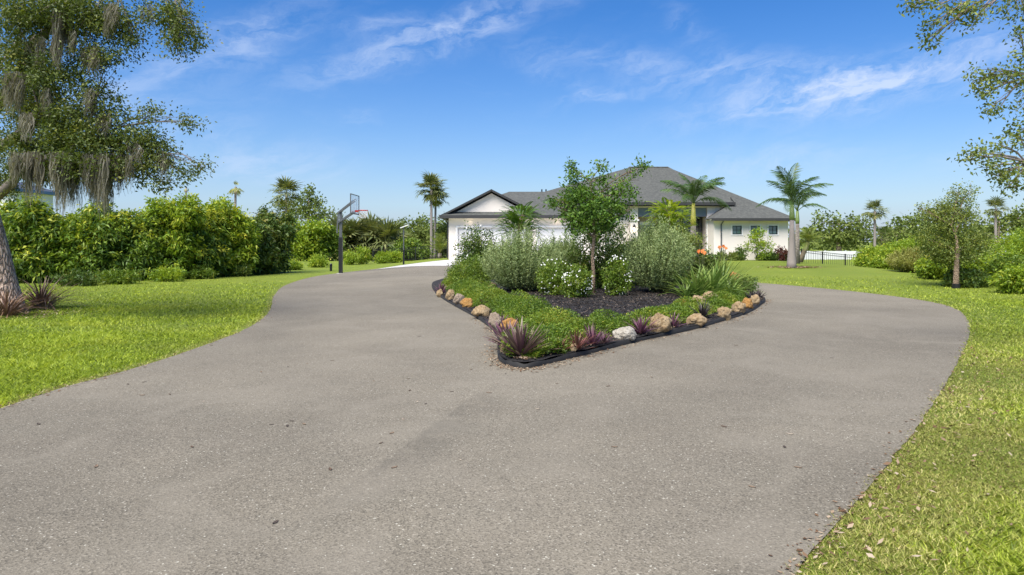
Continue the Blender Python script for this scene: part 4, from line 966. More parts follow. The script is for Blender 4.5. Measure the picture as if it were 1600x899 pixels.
trk = [b+[0, 0, -.15], b+[-.02, 0, .15], b+[-.1, 0, .7], b+[-.25, .0, 1.5], b+[-.42, 0, 2.3], b+[-.5, 0, 3.0], b+[-.4, -.1, 4.0], b+[-.1, -.2, 5.0]]
oak = tree('oak_tree', 'large live oak draped with Spanish moss at the edge of the left lawn', b, trk, [.66, .54, .46, .42, .38, .34, .26, .16], OAK, M['oak_leaf'], 'bark',
     per=36, spread=.105, ln=.068, wd=.033, seed=101, up=.1, twig_r=.017, shell=1.6, attach=[trk[4], trk[5], trk[6], trk[7], b+np.array([1.8, -1.2, 4.3]), b+np.array([3.0, -1.6, 3.6]), at(255, -50, 13.6), at(180, -40, 13.6)], twigs=6, sides=20)
lb = MB(); g = np.random.default_rng(102)
lb.tube(bent(trk[5], b+[1.8, -1.2, 4.3], g, 6, .12), list(np.linspace(.15, .06, 7)), 9); lb.tube(bent(trk[4], b+[3.0, -1.6, 3.6], g, 7, .14), list(np.linspace(.13, .04, 8)), 9)
lb.tube(bent(trk[6], at(180, -40, 13.6), g, 6, .12), list(np.linspace(.13, .05, 7)), 9); lb.tube(bent(at(180, -40, 13.6), at(255, -50, 13.6), g, 4, .1), list(np.linspace(.05, .03, 5)), 7)
lb.build('bough', M['limb_bark'], oak, True)
def moss(px0, px1, py0, py1, d, n, seed, parent):
    g = np.random.default_rng(seed); Vv, Fq, R = [], [], []
    tuft = [(g.uniform(px0, px1), g.uniform(-.25, .25), g.uniform(.45, 1.0)) for _ in range(max(3, int((px1-px0)/5)))]
    for i in range(n):
        t = tuft[g.integers(len(tuft))]; px = t[0]+g.normal(0, 3.2); dd = d+t[1]+g.normal(0, .05)
        a = at(px, py0+g.uniform(-14, 8), dd); ln_ = (py1-py0)*dd/F_PX*t[2]*g.uniform(.55, 1.12); w_ = g.uniform(.004, .011)
        ph = g.random()*6.28; s_ = np.array([math.cos(ph), math.sin(ph), 0])*w_; k0 = len(Vv); ns = 6; r_ = float(np.clip(g.normal(.45, .22), 0, 1))
        for k in range(ns+1):
            u_ = k/ns; p_ = a+np.array([.03*math.sin(ph+u_*5)+g.normal(0, .006), .03*math.cos(ph+u_*4), -ln_*u_]); q = s_*(1-.7*u_)
            Vv += [p_-q, p_+q]; R += [r_, r_]
        for k in range(ns): Fq.append((k0+2*k, k0+2*k+1, k0+2*k+3, k0+2*k+2))
    np_mesh('spanish_moss', np.array(Vv), np.array(Fq), M['moss'], parent, {'rnd': np.array(R)})
for i, (x0, x1, y0, y1, n_) in enumerate(((84,122,250,332,800),(108,152,254,328,800),(140,188,252,338,950),(40,62,250,345,420),(20,40,250,290,180),(60,92,70,112,300),(86,106,30,100,320),(165,188,18,58,300),(132,162,84,118,220),(4,32,125,200,420),(28,50,188,222,180),(222,240,20,36,100),(186,210,255,300,180),(110,130,60,95,160),(130,150,150,190,160),(60,80,150,185,180),(205,225,235,265,140),(240,258,250,285,120),(270,282,40,62,90),(150,170,190,225,150))):
    moss(x0, x1, y0, y1, 13.4, n_, 400+i, oak)
# right-hand oak, trunk just outside the frame
b = np.array([13.6, 12.2, 0.]); b[2] = tz(b[0], b[1])
RO = px_blobs([(1425,10,14,7),(1455,12,26,10),(1490,16,30,14),(1530,14,26,14),(1520,34,18,14),(1455,40,12,12),(1455,62,9,10),(1575,10,26,12),(1600,20,30,14),(1594,52,14,12),(1598,85,12,10),(1545,115,20,10),(1532,125,12,14),(1545,145,18,10),(1575,120,22,16),(1600,130,26,24),(1552,170,16,8),(1600,170,16,22),(1600,200,20,14),(1515,245,10,12),(1535,240,24,10),(1565,228,26,12),(1595,215,22,14),(1545,262,20,8),(1560,275,22,8),(1590,270,26,16),(1575,292,16,7),(1605,290,22,12)], 10.4, 700)
RO += [(12.3, 11.2, 5.3, 1.8, 1.8, 1.2, 60), (14.5, 12.5, 5.9, 2.2, 2, 1.2, 70), (13, 10.2, 3.9, 1.2, 1.2, .8, 40), (15.2, 12, 4.5, 1.6, 1.8, 1.2, 50)]
trk = [b+[0, 0, -.15], b+[0, 0, .3], b+[.08, 0, 1.2], b+[.0, 0, 2.2], b+[-.2, -.1, 3.2], b+[-.3, -.2, 4.3], b+[-.2, -.3, 5.2]]
tree('oak_tree', 'sparse oak whose light branches reach in at the right of the lawn', b, trk, [.42, .32, .27, .25, .22, .16, .09], RO, M['oak_leaf_light'], 'bark', per=24, spread=.085, ln=.066, wd=.034, seed=111, up=.1, twig_r=.022, shell=1.6,
     attach=[trk[3], trk[4], trk[5], trk[6], at(1610, 258, 10.4), at(1612, 120, 10.5), at(1590, -25, 10.5)], twigs=5)
lb = MB(); g = np.random.default_rng(112)
oak2 = [o for o in C.objects if o.name.startswith('oak_tree') and o.location.x > 5][0]
for e_, r0 in ((at(1610, 258, 10.4), .09), (at(1612, 120, 10.5), .08), (at(1590, -25, 10.5), .08)): lb.tube(bent(trk[4], e_, g, 6, .12), list(np.linspace(r0, .03, 7)), 7)
lb.build('bough', M['limb_bark'], oak2, True)
# brown bromeliads at the foot of the oak
for i, (x, y, n_, ln_, lab) in enumerate(((-11.25, 16.3, 150, .9, 'reddish brown bromeliad clump beside the moss-hung oak trunk'), (-10.85, 14.65, 130, .72, 'orange-brown bromeliad clump in front of the oak trunk'), (-10.75, 15.75, 44, .42, 'small dark bromeliad in the shade of the oak trunk'))):
    rosette('bromeliad', lab, (x, y, .03), n_, ln_, 'brown_strap' if i < 2 else 'dark_strap', 120+i, group='bromeliads at the oak', p0=30, p1=88, w=.045, bend=.55, spread=.22)
g = np.random.default_rng(125); Q = np.column_stack([g.normal(-11.2, .8, 900), g.normal(15.1, .6, 900)])
scatter_flat('oak_litter', 'dark fallen leaves in the bare patch under the moss-hung oak', Q, .02, .06, M['litter'], 126, .45, 'stuff', 'leaf litter')

# ------------------------------------------------------------------ hedge row on the left
HL = [((40,445,27,60,3.3,2.0),'hedge_leaf','leafy hedge shrub nearest the moss-hung oak trunk'), ((95,443,27.4,62,2.6,1.9),'yellow_leaf','yellow-green hedge shrub under the hanging moss'), ((150,441,27.8,58,2.9,1.9),'hedge_leaf','dark hedge shrub below the long curtain of moss'),
      ((205,438,28.6,58,3.2,1.9),'hedge_leaf','hedge shrub just right of the moss curtain'), ((258,436,29.4,55,3.65,1.9),'yellow_leaf','tallest bright hedge shrub at the crest of the hedge'), ((308,434,30.6,55,3.1,1.8),'hedge_leaf','hedge shrub with a hollow between the two bright ones'),
      ((355,432,32.0,50,3.6,1.7),'yellow_leaf','bright airy hedge shrub in front of the dead palm'), ((395,429,33.6,42,3.1,1.5),'dark_leaf','dark hedge shrub next to the hedge end'), ((424,427,35.0,34,3.3,1.3),'dark_leaf','dark rounded shrub closing the hedge near the driveway')]
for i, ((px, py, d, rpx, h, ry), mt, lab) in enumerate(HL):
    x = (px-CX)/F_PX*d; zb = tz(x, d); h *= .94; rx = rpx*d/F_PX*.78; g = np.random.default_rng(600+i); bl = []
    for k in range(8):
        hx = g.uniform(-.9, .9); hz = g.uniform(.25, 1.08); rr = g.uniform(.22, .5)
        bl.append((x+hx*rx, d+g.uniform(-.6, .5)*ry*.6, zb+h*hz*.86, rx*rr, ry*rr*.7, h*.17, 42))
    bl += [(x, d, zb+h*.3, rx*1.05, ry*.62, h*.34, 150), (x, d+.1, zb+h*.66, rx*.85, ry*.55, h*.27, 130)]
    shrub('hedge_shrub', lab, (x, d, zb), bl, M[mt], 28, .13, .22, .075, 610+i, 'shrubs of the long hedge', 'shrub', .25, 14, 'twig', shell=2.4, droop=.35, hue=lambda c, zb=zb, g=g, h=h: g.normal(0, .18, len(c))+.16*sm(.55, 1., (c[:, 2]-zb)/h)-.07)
# low growth in front of the hedge foot
for i, (px, py, w_, h_, mt, lab) in enumerate(((120,449,40,.75,'dark_leaf','low dark fern bush at the hedge foot beside the oak'), (185,446,36,.8,'mid_leaf','low green bush at the hedge foot under the moss'), (262,442,34,.75,'yellow_leaf','low yellowish bush at the foot of the tallest hedge shrub'), (310,438,30,.7,'mid_leaf','low green bush at the hedge foot before the hollow'), (365,434,34,.7,'dark_leaf','low dark grassy bush at the foot of the bright airy shrub'), (415,430,30,.7,'dark_leaf','low bush at the hedge end'), (458,424,14,.7,'yellow_leaf','small yellow-green bush just beyond the hedge end'))):
    p = ground(px, py-2); r_ = w_*p[1]/F_PX
    shrub('low_bush', lab, p, dome(p, r_*.85, .45, h_*.7, 75), M[mt], 22, .09, .13, .045, 640+i, 'low growth at the hedge foot', 'bush', .4, 6)

# ------------------------------------------------------------------ trees and palms in the distance, left
FAN = [fan_mesh('fan_leaf', .9, 1.0, M['frond_far'], 700+k, 15, .12) for k in range(3)]
FAN_DEAD = [fan_mesh('dead_fan_leaf', .8, .9, M['straw'], 710, 13, .12)]
def fan_palm(name, label, px, py_top, d, trunk_r, crown_sc, seed, dead=0, live=26, group='tall fan palms beyond the lawns', lean=0., tmat='palm_trunk_pale'):
    x = (px-CX)/F_PX*d; zb = tz(x, d); b = np.array([x, d, zb]); zt = at(px, py_top, d)[2]-crown_sc*1.15; H = zt-zb
    tr = [b-[0, 0, .2], b+[lean*.1, 0, H*.1], b+[lean*.4, 0, H*.5], b+[lean, 0, H]]
    spec = [(live//3, 62, 14, (0, 1, 2), crown_sc), (live//3, 25, 14, (1, 2, 0), crown_sc), (live-2*(live//3), -15, 14, (2, 0, 1), crown_sc)]
    if dead: spec.append((dead, -62, 10, 3, crown_sc*.9))
    return palm(name, label, b, tr, [trunk_r*1.3, trunk_r, trunk_r*.9, trunk_r*.8], FAN+FAN_DEAD, spec, tmat, None, seed, group)
fan_palm('fan_palm', 'tall fan palm in front of the broad oak beyond the hedge', 447, 285, 92, .16, 1.5, 720, 5, 34)
fan_palm('fan_palm', 'taller one of the pair of slim fan palms beside the garage', 674, 277, 80, .17, 1.3, 721, 6, 34)
fan_palm('fan_palm', 'shorter twin of the slim fan palms beside the garage, with dead fronds', 679, 292, 82, .15, 1.1, 722, 8, 30, lean=.15)
x = (367-CX)/F_PX*95; b = np.array([x, 95, tz(x, 95)]); H = at(367, 292, 95)[2]-b[2]
palm('dead_palm', 'dead palm trunk with a withered brown top beyond the hedge', b, [b, b+[0, 0, H*.5], b+[.1, 0, H]], [.22, .17, .15], FAN_DEAD, [(9, -58, 12, 0, .95), (3, 60, 20, 0, .6)], 'palm_trunk', None, 723)
b = at(290, 330, 95); b[2] = tz(b[0], 95); palm('dead_palm', 'bare dead palm trunk poking above the hedge', b, [b, b+[0, 0, 5.0], b+[.05, 0, 9.6]], [.2, .16, .12], FAN_DEAD, [(3, -60, 15, 0, .5)], 'palm_trunk_pale', None, 724)
def far_tree(name, label, px, d, blobs, dens, mt, seed, group, trunk_r=.3, ln=.5, wd=.28, per=20, spread=.5):
    x = (px-CX)/F_PX*d; b = np.array([x, d, tz(x, d)]); bl = px_blobs([(*q[:4], q[4] if len(q) > 4 else 0, q[2]*d/F_PX*.8) for q in blobs], d, dens); top = max(q[2] for q in bl); H = (top-b[2])
    tr = [b-[0, 0, .2], b+[.1, 0, H*.2], b+[-.1, 0, H*.45], b+[.1, 0, H*.7], b+[0, 0, H*.88]]
    return tree(name, label, b, tr, [trunk_r*1.3, trunk_r, trunk_r*.8, trunk_r*.55, trunk_r*.3], bl, M[mt], 'bark', per, spread, ln, wd, seed, group, .2, .05, 1.8, None, 3, sides=8)
far_tree('broad_oak', 'broad airy oak behind the fan palm beyond the hedge', 482, 110, [(475,312,18,14),(492,318,18,14),(460,328,24,12),(500,332,22,12),(515,335,14,8),(440,325,12,9),(480,335,30,10),(430,318,8,7),(488,300,9,6)], 2.86, 'far_leaf', 730, 'oaks on the skyline')
def mass(lst, group, seed0, mt_default='far_leaf'):
    for i, (px, d, rpx, py_top, mt, lab) in enumerate(lst):
        x = (px-CX)/F_PX*d; zb = tz(x, d); zt = at(px, py_top, d)[2]; h = zt-zb; rx = rpx*d/F_PX; g = np.random.default_rng(seed0+i); bl = []
        for k in range(7): bl.append((x+g.uniform(-.7, .7)*rx, d+g.uniform(-.8, .4), zb+h*g.uniform(.3, .88), rx*g.uniform(.3, .5), 1.0, h*.16, 34))
        bl += [(x, d, zb+h*.42, rx, 1.5, h*.45, 120)]
        shrub('tall_shrub', lab, (x, d, zb), bl, M[mt], 22, .30, .36, .16, seed0+50+i, group, 'shrub', .25, 8, 'twig', shell=2.5, droop=.3)
mass([(400,70,40,345,'mid_leaf','tall green thicket shrub above the hedge end'), (470,66,36,348,'yellow_leaf','bright green thicket shrub left of the basketball pole'), (505,68,30,352,'mid_leaf','green thicket shrub just left of the basketball pole'), (625,84,30,352,'far_leaf','grey-green thicket shrub behind the solar light'), (655,86,28,356,'far_leaf','thicket shrub left of the twin palms'), (640,72,28,380,'mid_leaf','low green thicket shrub beside the solar light'), (696,84,22,352,'far_leaf','dark thicket shrub tucked against the garage corner')], 'thicket across the far lawn', 740)
far_tree('broad_oak', 'rounded far oak between the solar light and the twin palms', 655, 115, [(640,352,22,10),(662,350,20,10),(620,358,18,9),(690,350,20,9)], 3.38, 'far_leaf', 760, 'oaks on the skyline')
# sabal palms massed together behind the basketball hoop
for i, (px, pt, sc, lab) in enumerate(((528,352,1.25,'bushy sabal palm directly behind the basketball pole'), (552,350,1.3,'bushy sabal palm below the basketball rim'), (578,348,1.35,'bushy sabal palm right of the basketball rim'), (603,352,1.3,'bushy sabal palm left of the solar light'), (540,372,1.1,'short sabal palm at the foot of the palm thicket by the pole'), (590,375,1.15,'short sabal palm at the foot of the palm thicket by the light'))):
    fan_palm('sabal_palm', lab, px, pt, 74+i % 3, .24, sc*1.45, 770+i, 12, 34, 'sabal palm thicket', 0, 'thatch')
b = ground(687, 408.5); b = np.array([(687-CX)/F_PX*52, 52, tz(-5.5, 52)])
FR = [frond_mesh('feather_frond', 2.0, .62, .55, 26, .55, M['frond_yellow'], 780+k) for k in range(2)]
palm('young_palm', 'young yellow-green feather palm beside the garage wall', b, [b, b+[0, 0, .4]], [.16, .14], FR, [(8, 55, 10, (0, 1), .95), (7, 25, 10, (1, 0), .9)], 'palm_trunk', None, 781)
for i, (px, py, w_, h_, mt, lab) in enumerate(((498,418,14,.75,'yellow_leaf','small round bush on the far lawn left of the basketball pole'), (547,414,10,1.0,'yellow_leaf','upright yellow-green plant right of the basketball pole'), (565,413,13,1.25,'yellow_leaf','bigger yellow-green plant on the far lawn'), (598,412,10,.8,'yellow_leaf','small yellow bush left of the solar light'), (617,411,12,.9,'yellow_leaf','small yellow bush at the foot of the solar light'))):
    p = ground(px, py); r_ = w_*p[1]/F_PX
    shrub('garden_bush', lab, p, dome(p, r_, .6, h_, 70), M[mt], 20, .12, .16, .06, 790+i, 'small bushes on the far lawn', 'bush', .6, 6)

# ------------------------------------------------------------------ basketball hoop, lamp, posts, fences
b = np.array([-8.28, 33.0, tz(-8.28, 33)]); hoop = empty('basketball_hoop', b, 'freestanding basketball hoop with clear backboard beside the left drive', 'basketball hoop')
bz = b[2]; px_, py_ = b[0], b[1]
MB().box(px_-.06, px_+.06, py_-.06, py_+.06, bz+1.75, bz+3.0).build('pole', M['grey_metal'], hoop)
MB().box(px_-.085, px_+.085, py_-.085, py_+.085, bz, bz+1.75).build('pole_pad', M['dark_metal'], hoop)
ar = MB()
for s_ in (-.11, .11):
    ar.bar((px_-.12, py_+s_, bz+2.92), (px_+.66, py_+s_*1.6, bz+3.52), .045, .075); ar.bar((px_-.12, py_+s_, bz+2.45), (px_+.66, py_+s_*1.6, bz+2.98), .045, .075)
ar.bar((px_-.12, py_, bz+2.92), (px_-.18, py_, bz+1.95), .06, .06); ar.build('support_arm', M['grey_metal'], hoop)
bx0 = px_+.68
MB().box(bx0, bx0+.02, py_-.87, py_+.87, bz+2.90, bz+3.78).build('backboard', M['clear'], hoop)
fr = MB(); fr.box(bx0-.02, bx0+.025, py_-.89, py_-.86, bz+2.86, bz+3.81); fr.box(bx0-.02, bx0+.025, py_+.86, py_+.89, bz+2.86, bz+3.81); fr.box(bx0-.03, bx0+.03, py_-.86, py_+.86, bz+2.86, bz+2.91); fr.box(bx0-.03, bx0+.03, py_-.86, py_+.86, bz+3.78, bz+3.81)
fr.build('backboard_frame', M['grey_metal'], hoop)
st_ = MB(); st_.box(bx0+.021, bx0+.026, py_-.30, py_-.25, bz+3.1, bz+3.6); st_.box(bx0+.021, bx0+.026, py_+.25, py_+.30, bz+3.1, bz+3.6); st_.box(bx0+.021, bx0+.026, py_-.25, py_+.25, bz+3.55, bz+3.6); st_.build('target_square', M['white_plastic'], hoop)
rc = (bx0+.02+.15+.23, py_, bz+3.05)
rim = MB(); rim.tube([(rc[0]+.23*math.cos(t), rc[1]+.23*math.sin(t), rc[2]) for t in np.linspace(0, 2*math.pi, 25)], .018, 6, False); rim.box(bx0+.03, bx0+.19, py_-.09, py_+.09, bz+2.97, bz+3.06); ro = rim.build('rim', M['orange_paint'], hoop)
nt = MB()
for k in range(12):
    for s_ in (-1, 1):
        a_ = 2*math.pi*k/12; pts = []
        for q in range(5):
            rr = .23-.025*q; aa = a_+s_*q*.13; pts.append((rc[0]+rr*math.cos(aa), rc[1]+rr*math.sin(aa), rc[2]-.095*q))
        nt.tube(pts, .006, 4, False)
nt.build('net', M['net'], ro)
MB().box(px_-.16, px_+.16, py_-.16, py_+.16, bz-.05, bz+.02).build('footing', M['concrete'], hoop)
b = np.array([-6.35, 40.0, tz(-6.35, 40)]); so_ = empty('solar_light', b, 'slim pole with a tilted solar light on top by the black fence', 'solar light')
H = at(631, 356, 40)[2]-b[2]
MB().tube([b, b+[0, 0, H]], .035, 8).build('pole', M['grey_metal'], so_); MB().tube([b, b+[0, 0, .85]], .055, 8).build('pole_sleeve', M['dark_metal'], so_)
MB().bar(b+[-.18, 0, H-.02], b+[.30, 0, H+.17], .30, .05).build('solar_panel', M['white_plastic'], so_)
b = ground(517, 424); MB_ = MB(); MB_.tube([b, b+[0, 0, .38], b+[0, 0, .42]], [.07, .07, .04], 8); MB_.tube([b+[0, 0, .30], b+[0, 0, .35]], .085, 8)
bo = MB_.build('garden_post', M['dark_metal']); tag(bo, 'short black post at the lawn edge left of the basketball pole', 'post')
def rail_fence(label, pts, h, step, seed):
    root = empty('metal_fence', (pts[0][0], pts[0][1], tz(*pts[0])), label, 'fence')
    for a, c in zip(pts[:-1], pts[1:]):
        a = np.array(a, float); c = np.array(c, float); Lf = np.hypot(*(c-a)); n_ = max(1, round(Lf/step)); pk = MB()
        for k in range(n_+1):
            q = a+(c-a)*k/n_; z = tz(*q)
            if k < n_ or (c == np.array(pts[-1])).all(): MB().box(q[0]-.035, q[0]+.035, q[1]-.035, q[1]+.035, z-.1, z+h+.06).build('post', M['dark_metal'], root)
            if k < n_:
                q2 = a+(c-a)*(k+1)/n_; z2 = tz(*q2)
                for hh in (.12, h-.15, h): MB().bar((q[0], q[1], z+hh), (q2[0], q2[1], z2+hh), .03, .035).build('rail', M['dark_metal'], root)
                m = int(Lf/n_/.12)
                for j in range(1, m):
                    r_ = q+(q2-q)*j/m; zz = z+(z2-z)*j/m; pk.box(r_[0]-.009, r_[0]+.009, r_[1]-.009, r_[1]+.009, zz+.06, zz+h-.005)
        tag(pk.build('pickets', M['dark_metal'], root), kind='stuff')
    return root
rail_fence('black metal fence running from the far lawn to the garage corner', [(-11.2, 55), (-4.2, 54)], 1.05, 1.75, 1)
rail_fence('black metal fence sloping down past the royal palm to the shrubs', [(18.3, 50), (21.2, 46.6), (23.9, 45.8), (24.6, 43.2)], 1.02, 1.35, 2)
vf = empty('vinyl_fence', (30, 78, tz(30, 78)), 'low white vinyl fence across the far lawn on the right', 'fence')
for k in range(12):
    x0 = 29.5+k*2.4; zf = at(800, 392.5, 80)[2]; zb = tz(x0, 80)
    MB().box(x0-.07, x0+.07, 79.93, 80.07, zb-.1, zf+.06).build('post', M['white_plastic'], vf); MB().box(x0+.07, x0+2.33, 79.97, 80.03, zb+.03, zf).build('panel', M['white_plastic'], vf)

# ------------------------------------------------------------------ palms and plants by the house, right
ROY = [frond_mesh('royal_frond', 2.15, .50, [.55, .8, .65][k], 38, .50, M['frond'], 800+k, .6, .05) for k in range(3)]
b = ground(1237, 419); H = at(1237, 344, b[1])[2]-b[2]
palm('royal_palm', 'royal palm with swollen pale trunk on the lawn beside the house corner', b, [b-[0, 0, .1], b+[0, 0, .25], b+[0, 0, H*.35], b+[.02, 0, H*.7], b+[.02, 0, H]], [.25, .22, .17, .13, .11], ROY,
     [(4, 66, 9, (0, 1, 2), 1.0), (5, 45, 14, (1, 2, 0), .98), (4, 10, 16, (2, 0, 1), .85)], 'palm_trunk_pale', (.75, .12, .075, 'crownshaft'), 801)
b = np.array([(1246-CX)/F_PX*37.5, 37.5, 0]); b[2] = tz(b[0], b[1]); H = at(1246, 350, 37.5)[2]-b[2]
palm('royal_palm', 'slim second royal palm behind the swollen-trunked one', b, [b-[0, 0, .1], b+[0, 0, H*.5], b+[.0, 0, H]], [.15, .12, .10], ROY, [(3, 60, 8, (1, 2, 0), .85), (5, 32, 9, (0, 1, 2), .85)], 'palm_trunk', (.7, .10, .07, 'crownshaft'), 802)
b = np.array([(1083-CX)/F_PX*31.5, 31.5, 0]); b[2] = tz(b[0], b[1]); H = at(1083, 352, 31.5)[2]-b[2]
palm('crownshaft_palm', 'feather palm with yellow crownshaft in front of the entry roof', b, [b-[0, 0, .1], b+[0, 0, H*.5], b+[.01, 0, H]], [.17, .14, .12], ROY, [(3, 66, 7, (0, 1, 2), .8), (6, 42, 9, (1, 2, 0), .95), (5, 22, 9, (2, 0, 1), .95)], 'palm_trunk', (1.0, .12, .07, 'crownshaft_yellow'), 806)
b = np.array([(1262-CX)/F_PX*41, 41, 0]); b[2] = tz(b[0], b[1])
PYG = [frond_mesh('pygmy_frond', 1.15, .5, .6, 26, .26, M['frond_yellow'], 810+k) for k in range(2)]
palm('pygmy_palm', 'small leaning pygmy palm with brown trunk beside the house wall', b, [b+[-.45, 0, 0], b+[-.3, 0, .45], b+[-.05, 0, .95], b+[.02, 0, 1.25]], [.17, .14, .11, .1], PYG, [(8, 55, 12, (0, 1), 1.0), (9, 20, 12, (1, 0), 1.0), (5, -15, 10, (0, 1), .9)], 'thatch', None, 811)
g = np.random.default_rng(812); p = ground(1237, 419); Q = np.column_stack([g.normal(p[0]+.1, .55, 500), g.normal(p[1], .3, 500)])
scatter_flat('palm_mulch', 'ring of brown mulch and dry leaves around the royal palm foot', Q, .05, .10, M['litter'], 813, .5, 'stuff', 'mulch')
p = np.array([(1186-CX)/F_PX*43.4, 43.4, 0]); p[2] = tz(p[0], p[1]); shrub('wall_shrub', 'light green airy shrub under the middle wing window', p, px_blobs([(1186,368,15,13,0,.6),(1178,385,13,14,0,.5),(1196,385,12,16,0,.5),(1188,398,10,8,0,.4)], 43.4, 120), M['yellow_leaf'], 22, .13, .16, .07, 820)
for i, (px, w_, h_, mt, lab) in enumerate(((1128,6,.55,'dark_leaf','small dark shrub at the foot of the downspout'), (1144,7,.55,'oak_leaf_light','small olive shrub under the left wing window'), (1158,9,.85,'dark_leaf','dark rounded shrub left of the light airy shrub'), (1191,8,.45,'dark_leaf','low dark shrub at the foot of the light airy shrub'), (1206,8,.5,'dark_leaf','low dark shrub under the right wing window'), (1221,8,.9,'red_leaf','red-leaved shrub at the house corner'), (1234,7,.5,'oak_leaf_light','small olive shrub by the royal palm trunk'))):
    x = (px-CX)/F_PX*43.6; p = np.array([x, 43.6, tz(x, 43.6)]); shrub('foundation_shrub', lab, p, dome(p, w_*43.6/F_PX, .35, h_, 50), M[mt], 20, .08, .12, .06, 830+i, 'foundation planting along the wing', 'shrub', .4, 5)

# right edge: shrubs beyond the lawn, small oak
b = ground(1494, 451); trk = [b-[0, 0, .1], b+[0, 0, .25], b+[.02, 0, .8], b+[.05, 0, 1.2], b+[.03, 0, 1.6], b+[.05, .12, 1.85], b+[-.02, .2, 2.1]]
so2 = tree('young_oak', 'young oak with a pale straight trunk standing on the right lawn edge', b, trk, [.105, .09, .078, .06, .04, .025, .012],
     px_blobs([(1490,385,52,26),(1480,345,42,28),(1450,375,24,20),(1520,380,26,22),(1495,315,22,18),(1470,325,20,12),(1510,335,20,22),(1452,335,16,7),(1436,325,8,4),(1500,300,12,10),(1518,300,9,18),(1490,405,32,12),(1470,398,24,12)], 23.6, 430), M['oak_leaf_light'], 'bark_thin', 19, .11, .085, .04, 840, None, .25, .02, 1.6)
MB().tube([b+[0, 0, -.02], b+[0, 0, .16]], .12, 10).build('trunk_guard', M['dark_metal'], so2)
RB = [(1362,40,24,392,'yellow_leaf','green shrub at the end of the black fence'), (1395,36,34,388,'yellow_leaf','bright shrub left of the straw-coloured grass mound'), (1432,31,38,393,'straw','straw-coloured feathery grass mound by the right lawn'), (1470,27,30,408,'yellow_leaf','low green shrub left of the young oak trunk'), (1405,52,40,372,'yellow_leaf','tall yellow-green shrub behind the grass mound'), (1450,48,48,365,'yellow_leaf','tall green shrub behind the young oak crown'), (1510,42,46,372,'yellow_leaf','bright tall shrub right of the young oak crown'), (1540,26,40,398,'yellow_leaf','leafy shrub right of the young oak trunk'), (1580,24,36,402,'mid_leaf','dark leafy shrub by the sloping lawn edge'), (1600,21,36,420,'yellow_leaf','light green grassy shrub at the sloping lawn edge'), (1575,36,44,360,'yellow_leaf','tall bright shrub below the fan palm on the right'), (1625,30,44,338,'yellow_leaf','tallest bright shrub under the sparse oak'), (1510,23.6,26,425,'dark_leaf','low dark bush just behind the young oak trunk')]
for i, (px, d, rpx, py_top, mt, lab) in enumerate(RB):
    x = (px-CX)/F_PX*d; zb = tz(x, d); h = at(px, py_top, d)[2]-zb; rx = rpx*d/F_PX; g = np.random.default_rng(850+i); bl = []
    for k in range(7): bl.append((x+g.uniform(-.7, .7)*rx, d+g.uniform(-.6, .4)*rx*.7, zb+h*g.uniform(.3, .85), rx*g.uniform(.3, .5), rx*.35, h*.2, 34))
    bl += [(x, d, zb+h*.42, rx, rx*.7, h*.46, 150)]
    s_ = .7+d/90
    if mt == 'straw': needle_bush('grass_mound', lab, (x, d, zb), rx*1.15, h*1.1, M['straw'], 870, 700, 44, .15, .024, 'shrubs along the right lawn edge')
    else: shrub('lawn_edge_shrub', lab, (x, d, zb), bl, M[mt], 24, .13*s_, .14*s_, .055*s_, 870+i, 'shrubs along the right lawn edge', 'shrub', .3, 9, 'twig', shell=2.5, droop=.3)
far_tree('broad_oak', 'spreading oak behind the white vinyl fence', 1310, 95, [(1300,362,34,18),(1335,360,24,18),(1285,345,20,10),(1345,345,16,14),(1270,372,18,12),(1320,380,30,8),(1352,365,14,14),(1310,342,16,8)], 3.63, 'far_leaf', 890, 'oaks on the skyline', .35)
far_tree('broad_oak', 'oak behind the tall shrubs at right of the vinyl fence', 1425, 85, [(1420,350,24,14),(1440,345,24,12),(1400,360,22,14),(1455,365,24,14),(1430,375,26,12)], 3.90, 'far_leaf', 891, 'oaks on the skyline', .3)
far_tree('broad_oak', 'dark far oak beneath the tall fan palm on the right', 1560, 90, [(1545,355,24,14),(1575,352,22,16),(1530,368,26,12),(1595,345,22,18),(1615,330,20,20)], 3.63, 'far_leaf', 892, 'oaks on the skyline', .3)
fan_palm('fan_palm', 'fan palm between the spreading oak and the tall shrubs', 1367, 316, 85, .17, 1.0, 895, 5)
fan_palm('fan_palm', 'tall fan palm with a white trunk above the shrubs on the right', 1556, 313, 80, .16, .85, 896, 6)
for i, (px, pt, d, lab) in enumerate(((1378, 360, 90, 'small fan palm right of the spreading oak'), (1402, 357, 92, 'tiny fan palm peeping over the tall yellow-green shrub'), (1536, 368, 60, 'low fan palm among the right-hand shrubs'))):
    fan_palm('fan_palm', lab, px, pt, d, .15, .8, 897+i, 3, 20)
# skyline wood: one far mass closing the horizon
g = np.random.default_rng(930); bl = []
for k in range(150):
    x = -260+k*3.5+g.normal(0, 1); d = g.uniform(150, 200)
    if abs(x-40) < 500: bl.append((x, d, -.5+g.uniform(1.2, 4.6), g.uniform(3, 5), 3, g.uniform(1.6, 3.0), 20))
_, (Vv, Fq, rn) = foliage(g, bl, 16, .9, 1.1, .6, .2)
tag(np_mesh('distant_wood', Vv, Fq, M['far_leaf'], None, {'rnd': rn}), 'dark line of distant woodland along the horizon', 'woodland', None, 'stuff')

